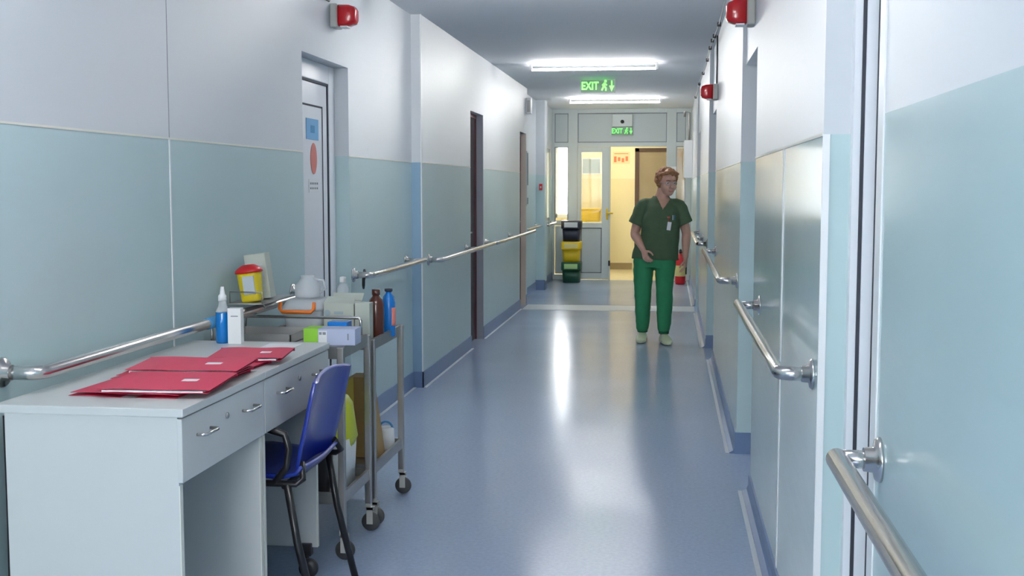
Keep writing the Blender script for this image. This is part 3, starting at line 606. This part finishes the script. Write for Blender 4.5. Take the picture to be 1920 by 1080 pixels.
folder(-1.42, 3.50, ZD, -3, 0, 'red folder at the back against the bottle side of the pile', False, w=.31, d=.2)
folder(-1.335, 3.62, ZD + .018, 6, 2, 'red folder farthest right, overhanging the desk edge', True, w=.24, d=.19)

# ------------------------------------------------------------ things on the desks
k = thing('pump_bottle', 'blue bottle with white dispenser cap standing at the back of the desk', 'bottle', (-1.60, 4.05, ZD)); k.scale = (.93, .93, .93)
MB().lathe([(.026, 0), (.0275, .004), (.0275, .116), (.0265, .12)], n=28).build('liquid', 'liquid_blue', k)
MB().lathe([(.0275, .12), (.0275, .125), (.018, .142), (.015, .155), (.015, .168)], n=28).build('bottle_neck', 'clear', k)
MB().lathe([(.0165, .165), (.0165, .184), (.010, .190), (.0075, .212), (.006, .219), (0, .219)], n=24).build('cap', 'white_pl', k)
k = thing('white_carton', 'small white upright carton right of the blue pump bottle', 'carton', (-1.548, 4.04, ZD), R(5))
MB().box(-.024, .024, -.02, .02, 0, .128, .001).build('body', 'white_pl', k); MB().box(-.012, .014, -.0207, -.02, .098, .102).build('print', 'label_g', k)
tag(MB().box(-1.42, -1.30, 3.93, 4.04, ZD + .0005, ZD + .002).build('paper_sheet', 'paper'), 'white paper sheet on the far end of the desk', 'paper')

# ------------------------------------------------------------ chair (facing the wall, -X)
k = thing('visitor_chair', 'blue plastic chair with black tubular frame and armrests, pulled up to the desks', 'chair', (-1.29, 3.745, 0), 0)
m = MB(); N = 14; rings = []
def shell(prof, th, half, name, par, mt, dish=.02):
    # prof: list of (x,z) centreline; shell swept along Y with a slight dish
    m = MB(); n = 12; P = [Vector((x, 0, z)) for x, z in prof]; up = []; dn = []
    for i, p in enumerate(P):
        t = (P[min(i + 1, len(P) - 1)] - P[max(i - 1, 0)]).normalized(); nn = Vector((-t.z, 0, t.x))
        e = i / (len(P) - 1); hw = half(e)
        ru, rd = [], []
        for j in range(n + 1):
            q = -1 + 2 * j / n; c = p + nn * (dish * q * q) + Vector((0, q * hw, 0)); ru.append(m.bm.verts.new(c + nn * th / 2)); rd.append(m.bm.verts.new(c - nn * th / 2))
        up.append(ru); dn.append(rd)
    for i in range(len(P) - 1):
        for j in range(n):
            m.bm.faces.new((up[i][j], up[i][j + 1], up[i + 1][j + 1], up[i + 1][j])); m.bm.faces.new((dn[i][j + 1], dn[i][j], dn[i + 1][j], dn[i + 1][j + 1]))
        m.bm.faces.new((up[i][0], up[i + 1][0], dn[i + 1][0], dn[i][0])); m.bm.faces.new((up[i + 1][n], up[i][n], dn[i][n], dn[i + 1][n]))
    for j in range(n): m.bm.faces.new((up[0][j + 1], up[0][j], dn[0][j], dn[0][j + 1])); m.bm.faces.new((up[-1][j], up[-1][j + 1], dn[-1][j + 1], dn[-1][j]))
    for f in m.bm.faces: f.smooth = True
    o = m.build(name, mt, par); b = o.modifiers.new('b', 'BEVEL'); b.width = .003; b.segments = 2; b.limit_method = 'ANGLE'; b.angle_limit = R(50); return o
shell([(-.24, .455), (-.235, .48), (-.20, .50), (-.10, .505), (.0, .495), (.08, .492), (.13, .505), (.15, .53)], .014, lambda e: .215 - .015 * (1 - min(1, e * 4)), 'seat', k, 'blue_pl', .012)
shell([(.098, .515), (.115, .60), (.135, .68), (.152, .76), (.165, .815), (.172, .823)], .013, lambda e: (.20 + .012 * math.sin(e * math.pi)) if e < .95 else .185, 'backrest', k, 'blue_pl', -.025)
for s in (-1, 1):
    y = s * .225
    MB().tube([(-.20, y, .485), (-.24, y, .30), (-.30, y, .012)], .0125, 12).build('leg', 'blackm', k)
    MB().tube([(.10, y, .485), (.13, y, .30), (.20, y, .012)], .0125, 12).build('leg', 'blackm', k)
    MB().tube([(-.20, y, .49), (-.235, y, .56), (-.24, y, .62), (-.22, y, .652), (-.16, y, .662), (.04, y, .66), (.095, y, .645), (.108, y, .60), (.10, y, .54), (.06, y, .49)], .0115, 12).build('armrest', 'blackm', k)
    MB().tube([(-.20, y, .487), (.13, y, .487), (.15, y * .97, .50), (.135, y * .8, .545)], .0105, 12).build('side_frame', 'blackm', k)
    for xx in (-.301, .201): MB().lathe([(.015, 0), (.015, .02), (.012, .024)], c=(xx, y, 0), n=14).build('foot_cap', 'rubber', k)
MB().tube([(-.19, -.225, .478), (-.19, .225, .478)], .01, 10).tube([(.09, -.225, .478), (.09, .225, .478)], .01, 10).build('cross_bar', 'blackm', k)

# ------------------------------------------------------------ steel carts
def cart(y0, y1, zt, label, gallery, zl):
    X1 = -1.225; X0 = -1.76
    k = thing('steel_cart', label, 'cart', (X1, y0, 0), 0, 'steel carts behind the chair'); L = y1 - y0; D = X1 - X0; q = .013
    for i, (x, y) in enumerate(((0, 0), (0, L), (-D, 0), (-D, L))):
        MB().box(x - q, x + q, y - q, y + q, .115, zt, .003).build('post', 'steel_dull', k)
        c = MB().box(x - .012, x + .012, y - .012, y + .012, .095, .118, .002).box(x - .006, x + .02, y - .018, y - .014, .03, .1).box(x - .006, x + .02, y + .014, y + .018, .03, .1).box(x - .006, x + .02, y - .018, y + .018, .09, .1).build('castor', 'greypl', k)
        MB().lathe([(.008, -.011), (.034, -.011), (.038, -.006), (.038, .006), (.034, .011), (.008, .011)], n=24, mtx=Matrix.Translation((x + .008, y, .038)) @ Matrix.Rotation(R(90), 4, 'X')).build('castor_wheel', 'rubber', c)
    for z, nm in ((zt, 'top_shelf'), (zl, 'lower_shelf')):
        zp = z if (gallery and nm == 'top_shelf') else z - .03
        MB().box(-D, 0, 0, L, zp - .005, zp).box(-.006, .006, 0, L, z - .045, z).box(-D - .006, -D + .006, 0, L, z - .045, z).box(-D, 0, -.006, .006, z - .045, z).box(-D, 0, L - .006, L + .006, z - .045, z).build(nm, 'steel_dull', k)
    if gallery:
        g = .006
        MB().tube([(-.02, L - .02, zt), (-.02, L - .02, zt + .06), (-.03, L - .02, zt + .07), (-D + .03, L - .02, zt + .07), (-D + .02, L - .02, zt)], g, 10).build('gallery_rail', 'steel', k); MB().tube([(-D + .02, .02, zt), (-D + .02, .02, zt + .07), (-D + .02, L - .035, zt + .07)], g, 10).build('gallery_rail', 'steel', k)
    return k
cart(4.27, 4.66, .82, 'nearer steel cart with a gallery rail, right behind the blue chair', True, .26)
cart(4.74, 5.26, .79, 'farther steel cart carrying the brown and blue bottles', False, .26)
Z1, Z2 = .82, .76
# on the nearer cart
k = thing('printed_box', 'flat carton with lime green end and lilac print lying on the nearer cart', 'carton', (-1.285, 4.37, Z1), R(2))
MB().box(-.10, .10, -.05, .05, 0, .062, .0015).build('body', 'lilac', k); MB().box(-.101, -.045, -.0507, .0507, .002, .0627).build('end_panel', 'lime', k)
MB().box(-.043, -.01, -.0506, -.05, .01, .055).build('label_patch', 'paper', k)
MB().box(-.04, -.03, -.0512, -.0506, .04, .05).box(-.026, -.014, -.0512, -.0506, .04, .05).box(.07, .075, -.0512, -.05, .02, .045).build('print', 'label_g', k)
tag(MB().use('blue_bottle').box(-1.33, -1.25, 4.45, 4.52, Z1, Z1 + .075, .004).build('blue_pack'), 'flat blue pack just behind the lilac and green carton', 'pack')
k = thing('steel_tray', 'shallow steel tray on the nearer cart near the wall', 'tray', (-1.58, 4.46, Z1))
MB().box(-.14, .14, -.13, .13, 0, .004).box(-.14, .14, -.13, -.126, 0, .035).box(-.14, .14, .126, .13, 0, .035).box(-.14, -.136, -.13, .13, 0, .035).box(.136, .14, -.13, .13, 0, .035).build('body', 'steel_dull', k)
# on the handrail / wall: sharps box and glove box in a wire holder
k = thing('rail_holder', 'wire holder hooked on the left handrail, carrying the sharps container', 'holder', (-1.70, 4.60, .95))
MB().box(-.07, .08, -.07, .34, 0, .004).tube([(-.06, -.065, .004), (-.06, -.065, .05), (.075, -.065, .05), (.075, -.065, .004)], .003, 6).tube([(.01, .1, .0), (.03, .1, -.03), (.01, .1, -.047)], .004, 6).build('wire_tray', 'steel_dull', k)
k = thing('sharps_container', 'yellow sharps container with red lid, tilted in front of the left wall', 'sharps container', (-1.695, 4.62, .955), R(-6)); k.rotation_euler.y = R(-7)
MB().loft([(0, 0, 0, .04, .036), (0, 0, .05, .043, .038), (0, 0, .12, .047, .041)], n=28, e=.6).build('body', 'sharps', k)
MB().loft([(0, 0, .118, .053, .047), (0, 0, .13, .053, .047), (0, 0, .145, .035, .03), (0, 0, .152, .02, .02)], n=28, e=.7, sub=2).build('lid', 'red', k)
MB().box(-.014, .036, -.0425, -.036, .03, .105, .001).build('label_patch', 'label_w', k)
k = thing('glove_box', 'tall pale printed box leaning beside the yellow sharps container', 'box', (-1.70, 4.76, .955), R(4)); k.rotation_euler.y = R(-8)
MB().box(-.045, .045, -.04, .04, 0, .19, .002).build('body', 'carton', k)
m = MB()
for q in range(6): m.box(-.035 + .01 * (q % 2), .03, -.0406, -.04, .03 + q * .022, .036 + q * .022)
m.build('print', 'label_w', k)
# on the farther cart
k = thing('brown_bottle', 'dark brown bottle on the farther cart, half behind a pale carton', 'bottle', (-1.257, 4.94, Z2))
MB().lathe([(.030, 0), (.034, .006), (.034, .155), (.028, .178), (.016, .19), (.014, .2)], n=28).build('body', 'brown_glass', k); MB().lathe([(.018, .198), (.018, .222), (.0, .222)], n=20).build('cap', 'brown_glass', k)
k = thing('blue_bottle', 'bright blue bottle with dark cap on the farther cart', 'bottle', (-1.235, 5.08, Z2))
MB().lathe([(.026, 0), (.029, .006), (.029, .15), (.024, .178), (.013, .192), (.012, .2)], n=28).build('body', 'blue_bottle', k); MB().lathe([(.016, .2), (.018, .203), (.018, .213), (.0, .214)], n=20).build('cap', 'navy', k)
MB().loft([(0.022, -.012, .05, .012, .012), (0.022, -.012, .13, .012, .012)], n=10).build('label_patch', 'sticker_red', k)
k = thing('pale_carton', 'pale grey upright carton in front of the brown bottle', 'carton', (-1.282, 4.83, Z2))
MB().box(-.032, .032, -.03, .03, 0, .175, .001).build('body', 'carton', k)
k = thing('print_box', 'open pale cardboard box with teal print in the middle of the farther cart', 'box', (-1.387, 4.88, Z2))
MB().box(-.066, .066, -.07, .07, 0, .17, .001).poly([(-.066, -.07, .17), (.066, -.07, .17), (.06, -.02, .19), (-.06, -.02, .195)], (0, 0, .002)).poly([(-.066, .07, .17), (.066, .07, .17), (.07, .09, .2), (-.07, .09, .2)], (0, 0, .002)).build('body', 'carton', k)
m = MB(); m.ring_tube([[(-.05 + .014 * math.cos(a), y, .13 + .014 * math.sin(a)) for a in [2 * math.pi * q / 16 for q in range(16)]] for y in (-.0712, -.07)]).box(-.02, .02, -.0712, -.07, .125, .137).box(.05, .056, -.0712, -.07, .03, .12).build('print', 'bluegrey', k)
k = thing('plastic_basket', 'clear plastic box with an orange carrying handle on the farther cart', 'storage box', (-1.545, 4.88, Z2))
MB().loft([(0, 0, 0, .07, .08), (0, 0, .14, .085, .095)], n=28, e=.3, sub=1).build('body', 'clear', k)
MB().loft([(0, 0, .14, .09, .1), (0, 0, .152, .09, .1), (0, 0, .185, .07, .08)], n=28, e=.3, sub=1).build('lid', 'frost', k)
MB().tube([(-.085, -.10, .175), (-.087, -.112, .15), (-.075, -.115, .137), (.05, -.115, .137), (.062, -.112, .15), (.06, -.10, .175)], .008, 8).build('handle', 'orange', k)
k = thing('plastic_jug', 'translucent white jug standing on the box with the orange handle', 'jug', (-1.55, 4.90, Z2 + .186))
MB().lathe([(.05, 0), (.055, .01), (.055, .05), (.035, .075), (.028, .085), (.03, .095), (.0, .1)], n=28).build('body', 'frost', k)
MB().tube([(.02, 0, .085), (.07, 0, .075), (.08, 0, .04), (.052, 0, .02)], .006, 8).build('handle', 'frost', k)
k = thing('clear_bag', 'crumpled clear plastic bag left of the clear box on the farther cart', 'bag', (-1.605, 5.14, Z2))
m = MB()
for q in range(9): m.blob((random.uniform(-.015, .02), random.uniform(-.08, .05), .045 + random.uniform(0, .12)), .03, .045, .05, 2)
me = remeshed(m, .008, 2); 
for v in me.vertices: v.co += v.normal * .006 * noise.noise(v.co * 40)
zmin = min(v.co.z for v in me.vertices)
for v in me.vertices: v.co.z -= zmin
mesh_obj('film', me, 'frost', k)
k = thing('spray_bottle', 'small clear bottle with pale cap beside the jug', 'bottle', (-1.455, 5.12, Z2))
MB().lathe([(.026, 0), (.028, .006), (.028, .21), (.012, .235)], n=22).build('body', 'clear', k); MB().lathe([(.014, .235), (.014, .26), (0, .262)], n=16).build('cap', 'white_pl', k)
# lower shelves
ZL = .23
k = thing('waste_bin', 'white waste bin with orange side on the lower shelf of the nearer cart', 'bin', (-1.33, 4.50, ZL))
MB().loft([(0, 0, 0, .075, .09), (0, 0, .2, .085, .10)], n=28, e=.4, sub=1).build('body', 'white_pl', k)
MB().box(-.055, .005, -.099, -.091, .02, .19, .002).build('side_patch', 'orange', k)
m = MB(); rings = []
for z, r_ in ((.15, .092), (.2, .108), (.26, .1), (.33, .095), (.36, .07), (.375, .03)):
    rings.append([((r_ + .006 * math.sin(5 * a + z * 30)) * math.cos(a) * .9, (r_ + .006 * math.cos(4 * a)) * math.sin(a) * 1.05, z) for a in [2 * math.pi * q / 28 for q in range(28)]])
m.ring_tube(rings).build('bag_liner', 'ybag', k)
k = thing('black_pouch', 'black pouch leaning on the yellow bag below the nearer cart', 'pouch', (-1.335, 4.345, ZL))
MB().loft([(0, 0, 0, .035, .018), (0.005, 0, .12, .045, .02), (.01, .0, .24, .04, .018), (.0, .0, .30, .02, .012)], n=20, e=.7).build('body', 'black', k)
k = thing('mustard_box', 'tall mustard yellow box on the lower shelf between the two carts', 'box', (-1.40, 4.86, ZL))
MB().box(-.08, .045, -.06, .06, 0, .37, .002).build('body', 'ycard', k); MB().box(-.08, .045, -.061, -.058, .31, .318).build('flap', 'cardboard', k)
k = thing('brown_box', 'tall brown cardboard box leaning on the lower shelf of the farther cart', 'box', (-1.33, 5.03, ZL))
MB().poly([(-.06, -.06, .003), (.07, -.06, .003), (.02, -.06, .36), (-.06, -.06, .36)], (0, .12, 0)).build('body', 'cardboard', k)
k = thing('white_jar', 'small white jar with blue loop handle on the lower shelf of the farther cart', 'jar', (-1.275, 5.17, ZL))
MB().lathe([(.035, 0), (.04, .006), (.038, .09), (.032, .1)], n=24).build('body', 'white_pl', k)
MB().tube(arc((0, 0, .095), .03, 0, math.pi, 10, 'xz'), .005, 8).build('handle', 'sticker_dblue', k)

# ------------------------------------------------------------ person
PX, PY = -.125, 10.8
pr = thing('person', 'person in dark green scrub top and bright green trousers walking towards the viewer', 'person', (PX, PY, 0))
def hand(m, wrist, d, side, palm_n, curl=.5, s=1.0, thumb=1):
    """d: direction of the hand, side: towards the thumb, palm_n: where the palm looks"""
    w = Vector(wrist); d = Vector(d).normalized(); side = Vector(side); side = (side - d * side.dot(d)).normalized(); pn = d.cross(side)
    if pn.dot(Vector(palm_n)) < 0: pn = -pn
    mtx = Matrix((side, pn, d)).transposed()
    m.loft([(*(w - d * .02), .024 * s, .021 * s), (*(w + d * .02 * s), .030 * s, .019 * s), (*(w + d * .055 * s), .038 * s, .016 * s), (*(w + d * .088 * s), .038 * s, .013 * s)], n=16, ref=pn)
    for i, (o, L) in enumerate(((.028, .068), (.0095, .076), (-.0095, .071), (-.028, .056))):
        a = w + d * .082 * s + side * o * s; pts = [a]; ang = .25 + .12 * i
        for j, f in enumerate((.45, .32, .25)):
            ang += curl * (.6 if j == 0 else .75); v = d * math.cos(ang) + pn * math.sin(ang) + side * o * 1.2
            pts.append(pts[-1] + v.normalized() * L * f * s)
        m.tube(pts, [.0088 * s, .0085 * s, .008 * s, .0065 * s], 10)
    a = w + d * .03 * s + side * .026 * s
    m.tube([a, a + (d * .6 + side * .8 + pn * .4).normalized() * .035 * s, a + (d * .75 + side * .62 + pn * .5).normalized() * .06 * s, a + (d * .92 + side * .45 + pn * .6).normalized() * .082 * s], [.012 * s, .0105 * s, .0095 * s, .007 * s], 10)
# joints (local): +X picture right, -Y towards viewer
SH_R, EL_R, WR_R = Vector((-.125, .015, 1.245)), Vector((-.188, .0, 1.00)), Vector((-.105, -.185, .86))
SH_L, EL_L, WR_L = Vector((.215, .015, 1.245)), Vector((.278, .03, 1.01)), Vector((.272, -.02, .785))
m = MB()
m.loft([(-.005, 0, .74, .17, .12), (.0, 0, .84, .18, .13), (.03, -.01, .95, .16, .13), (.045, -.012, 1.08, .158, .127), (.045, -.008, 1.17, .16, .12), (.046, .0, 1.245, .145, .095), (.05, .006, 1.305, .095, .068), (.056, -.002, 1.35, .058, .054), (.07, -.018, 1.42, .053, .053)], n=28)
for SH, EL, WR in ((SH_R, EL_R, WR_R), (SH_L, EL_L, WR_L)):
    mid = SH.lerp(EL, .5); f1 = EL.lerp(WR, .3); sx = 1 if SH.x > .04 else -1
    m.loft([(*(SH + Vector((-sx * .06, 0, .0))), .045, .05), (*SH, .05, .05), (*mid, .048, .048), (*EL, .041, .041), (*f1, .041, .040), (*EL.lerp(WR, .75), .03, .028), (*WR, .026, .022)], n=18)
hand(m, WR_R, (WR_R - EL_R) * .5 + Vector((.02, -.03, -.10)), (.5, -.6, .1), (.5, .5, 0), .45, .98)
hand(m, WR_L, (.0, -.03, -1), (-.25, -1, 0), (-1, .2, 0), .35, .98)
# legs, forward left leg (picture right)
LEGS = {'r': [(-.10, .0, .80), (-.112, -.005, .47), (-.112, .085, .10)], 'l': [(.09, -.01, .80), (.088, -.045, .47), (.085, -.02, .10)]}
for key, (H, K_, A_) in LEGS.items():
    H, K_, A_ = Vector(H), Vector(K_), Vector(A_)
    m.loft([(*(H + Vector((0, 0, .02))), .095, .1), (*H.lerp(K_, .35), .088, .09), (*H.lerp(K_, .8), .064, .065), (*K_, .058, .06), (*K_.lerp(A_, .3), .056, .058), (*K_.lerp(A_, .75), .038, .04), (*A_, .034, .036), (A_.x, A_.y - .01, .05, .034, .045)], n=20)
    m.loft([(A_.x, A_.y + .04, .05, .03, .03), (A_.x, A_.y, .05, .034, .032), (A_.x + .01, A_.y - .07, .04, .038, .024), (A_.x + .015, A_.y - .14, .03, .034, .016)], n=16, ref=(0, 0, 1))
# head: turned towards picture right
HC = Vector((.10, -.035, 1.462)); HR = Matrix.Rotation(R(25), 3, 'Z') @ Matrix.Rotation(R(4), 3, 'X')
SC = 1.09
def hp(x, y, z): return HC + HR @ Vector((x, y, z)) * SC
def hb(x, y, z, a, b, c, sub=3): m.blob(hp(x, y, z), a * SC, b * SC, c * SC, sub, HR)
m.loft([(.056, .0, 1.33, .058, .055), (.07, -.008, 1.385, .052, .053), (.09, -.02, 1.44, .055, .058)], n=20)
hb(0, .012, .028, .074, .09, .087); hb(0, -.022, -.02, .062, .066, .075); hb(0, -.045, -.072, .036, .036, .032); hb(0, -.03, -.06, .05, .05, .035)
hb(.03, -.052, -.03, .03, .028, .03); hb(-.03, -.052, -.03, .03, .028, .03)       # cheeks
hb(0, -.085, -.018, .011, .017, .024, 2); hb(0, -.1, -.03, .013, .012, .01, 2); hb(.011, -.092, -.033, .008, .01, .007, 2); hb(-.011, -.092, -.033, .008, .01, .007, 2)
hb(0, -.078, .025, .045, .012, .008, 2)                                          # brow
hb(0, -.078, -.058, .023, .012, .006, 2); hb(0, -.076, -.066, .019, .012, .006, 2)     # lips
for s in (-1, 1): hb(s * .074, .012, -.01, .008, .018, .03, 2)
me = remeshed(m, .0045, 4, .5)
# eye sockets
for v in me.vertices:
    for s in (-1, 1):
        c = hp(s * .03, -.082, .004); q = (v.co - c).length
        if q < .02: v.co += HR @ Vector((0, .006 * (1 - q / .02), 0))
body = mesh_obj('body', me, ['skin', 'lip'], pr)
for p in me.polygons:
    q = HR.transposed() @ (p.center - HC) / SC
    if abs(q.x) < .021 and q.y < -.078 and -.070 < q.z < -.055: p.material_index = 1
for s in (-1, 1):
    e = MB().blob(hp(s * .03, -.066, .004), .0125, .0125, .0105, 3).build('eye', 'eye', pr)
    MB().blob(hp(s * .03 + .001, -.0765, .004), .0055, .003, .0055, 2, HR).build('iris', 'iris', e)
    MB().tube([hp(s * .014, -.093, .022), hp(s * .03, -.092, .028), hp(s * .046, -.08, .024)], .003, 6).build('eyebrow', 'hair', pr)
# glasses
g = MB()
for s in (-1, 1):
    g.tube([hp(s * .031 + .024 * math.cos(a), -.096 + .12 * (.024 * math.cos(a)) * s, .001 + .016 * math.sin(a)) for a in [2 * math.pi * q / 20 for q in range(21)]], .0014, 6)
    g.tube([hp(s * .055, -.093, .006), hp(s * .076, -.05, .008), hp(s * .08, .015, .004)], .0016, 6)
g.tube([hp(-.008, -.097, .004), hp(0, -.1, .007), hp(.008, -.097, .004)], .0014, 6)
g = g.build('glasses', 'steel_dull', pr)
for s in (-1, 1):
    q_ = MB(); q_.ring_tube([[hp(s * .031 + .023 * math.cos(a), y + .12 * (.024 * math.cos(a)) * s, .001 + .015 * math.sin(a)) for a in [2 * math.pi * q / 20 for q in range(20)]] for y in (-.0965, -.0955)]).build('lens', 'glass', g)
# hair: short, wavy
m = MB(); rs = random.Random(3)
hb_ = lambda x, y, z, r: m.blob(hp(x, y, z), r * SC, r * SC, r * .9 * SC, 2, HR)
m.blob(hp(0, .035, .045), .091, .098, .087, 3, HR)
for q in range(230):
    th = rs.uniform(-math.pi, math.pi); ph = rs.uniform(-.75, 1.5)
    d = Vector((math.sin(th) * math.cos(ph), math.cos(th) * math.cos(ph), math.sin(ph)))
    x, y, z = d.x * .079, .018 + d.y * .092, .032 + d.z * .086
    if y < -.025 and z < .066: continue
    if y < .0 and z < .02 and abs(x) > .04: continue
    hb_(x, y, z, rs.uniform(.015, .023))
for q in range(14):
    t = q / 13; hb_(-.068 + .136 * t, -.045 - .03 * math.sin(t * math.pi), .078 + .014 * math.sin(t * math.pi), .017)
for s in (-1, 1):
    for q in range(5): hb_(s * .077, -.018 + q * .008, .055 - q * .018, .014)
me = remeshed(m, .005, 2)
for v in me.vertices: v.co += v.normal * .005 * noise.noise(v.co * 55)
mesh_obj('hair', me, 'hair', pr)
# scrub top
m = MB()
m.loft([(.0, .0, .765, .216, .160), (.005, 0, .82, .21, .158), (.035, -.01, .93, .178, .150), (.048, -.014, 1.04, .172, .15), (.048, -.016, 1.13, .175, .15), (.046, -.006, 1.215, .165, .125), (.048, .003, 1.275, .135, .094), (.052, .006, 1.325, .088, .076), (.054, .006, 1.352, .072, .066)], n=32, e=.95)
for s in (-1, 1): m.blob((.047 + s * .065, -.078, 1.12), .10, .085, .11, 3)
for SH, EL in ((SH_R, EL_R), (SH_L, EL_L)):
    sx = 1 if SH.x > .04 else -1; a = SH.lerp(EL, .35); b = SH.lerp(EL, .66)
    m.loft([(*(SH + Vector((-sx * .09, 0, .02))), .058, .075), (*(SH + Vector((-sx * .01, 0, .004))), .070, .076), (*a, .070, .074), (*(b + Vector((sx * .01, 0, 0))), .08, .08)], n=24, sub=3)
me = remeshed(m, .0065, 14, .5)
for v in me.vertices:
    n_ = noise.noise(Vector((v.co.x * 5, v.co.y * 5, v.co.z * 9))) + .5 * noise.noise(v.co * 16)
    v.co += v.normal * .007 * n_
bm = bmesh.new(); bm.from_mesh(me)
vx = .065; z_tip = 1.225
kill = [f for f in bm.faces if (f.calc_center_median().y < .03 and f.calc_center_median().z > z_tip and abs(f.calc_center_median().x - vx - (f.calc_center_median().z - z_tip) * .10) < (f.calc_center_median().z - z_tip) * .60) or f.calc_center_median().z > 1.345]
bmesh.ops.delete(bm, geom=kill, context='FACES'); bm.to_mesh(me); bm.free()
top = mesh_obj('scrub_top', me, 'cloth_top', pr)
# chest pocket, badge, pens
MB().box(.045, .125, -.176, -.160, 1.06, 1.14, .003).build('chest_pocket', 'cloth_top', pr)
b = MB().box(.105, .14, -.183, -.178, 1.04, 1.115, .002, Matrix.Translation((.12, -.18, 1.08)) @ Matrix.Rotation(R(8), 4, 'Y') @ Matrix.Translation((-.12, .18, -1.08))).build('name_badge', 'paper', pr)
b['label'] = 'white name badge'
MB().tube([(.12, -.178, 1.115), (.115, -.172, 1.16)], .003, 6).box(.105, .13, -.18, -.172, 1.15, 1.162).build('badge_clip', 'red', b)
for q, mm in enumerate(('label_w', 'sticker_dblue')): MB().tube([(.155 + q * .014, -.158 + q * .01, 1.13), (.155 + q * .014, -.156 + q * .01, 1.175)], .004, 6).build('pen', mm, pr)
# trousers
m = MB()
m.loft([(-.005, 0, .70, .19, .135), (-.005, 0, .76, .195, .138), (-.005, 0, .84, .18, .128), (0, 0, .86, .17, .12)], n=28)
for key, (H, K_, A_) in LEGS.items():
    H, K_, A_ = Vector(H), Vector(K_), Vector(A_)
    m.loft([(*(H + Vector((0, 0, -.02))), .098, .12), (*H.lerp(K_, .3), .094, .115), (*H.lerp(K_, .75), .082, .094), (*K_, .077, .084), (*K_.lerp(A_, .35), .072, .08), (*K_.lerp(A_, .75), .066, .07), (*K_.lerp(A_, .92), .058, .062), (*A_.lerp(K_, -.0), .044, .048)], n=24)
me = remeshed(m, .0065, 4, .5)
for v in me.vertices:
    v.co += v.normal * (.008 * noise.noise(Vector((v.co.x * 6, v.co.y * 6, v.co.z * 4))) + .005 * noise.noise(Vector((v.co.x * 10, v.co.y * 10, v.co.z * 22))))
mesh_obj('trousers', me, 'cloth_bot', pr)
for key, (H, K_, A_) in LEGS.items():
    A_ = Vector(A_)
    m = MB(); m.loft([(A_.x, A_.y, .150, .051, .055), (A_.x, A_.y, .125, .05, .054), (A_.x, A_.y, .088, .046, .05)], n=24, sub=2); m.build('trouser_cuff', 'cuff', pr)
# clogs
for key, ang in (('r', -4), ('l', 14)):
    A_ = Vector(LEGS[key][2]); rot = Matrix.Translation((A_.x, A_.y, 0)) @ Matrix.Rotation(R(ang), 4, 'Z')
    m = MB(); rings = []
    for y, hw, zb, zt in ((.075, .018, .012, .05), (.065, .034, .004, .07), (.03, .04, .0, .082), (-.01, .042, .0, .088), (-.05, .045, .0, .085), (-.10, .05, .0, .068), (-.15, .047, .0, .054), (-.178, .034, .004, .042), (-.19, .016, .012, .03)):
        rings.append([rot @ Vector((hw * math.copysign(abs(math.cos(a)) ** .7, math.cos(a)), y, (zb + zt) / 2 + (zt - zb) / 2 * math.copysign(abs(math.sin(a)) ** .8, math.sin(a)))) for a in [2 * math.pi * q / 24 for q in range(24)]])
    m.ring_tube(rings); m.build('shoe', 'shoe', pr)
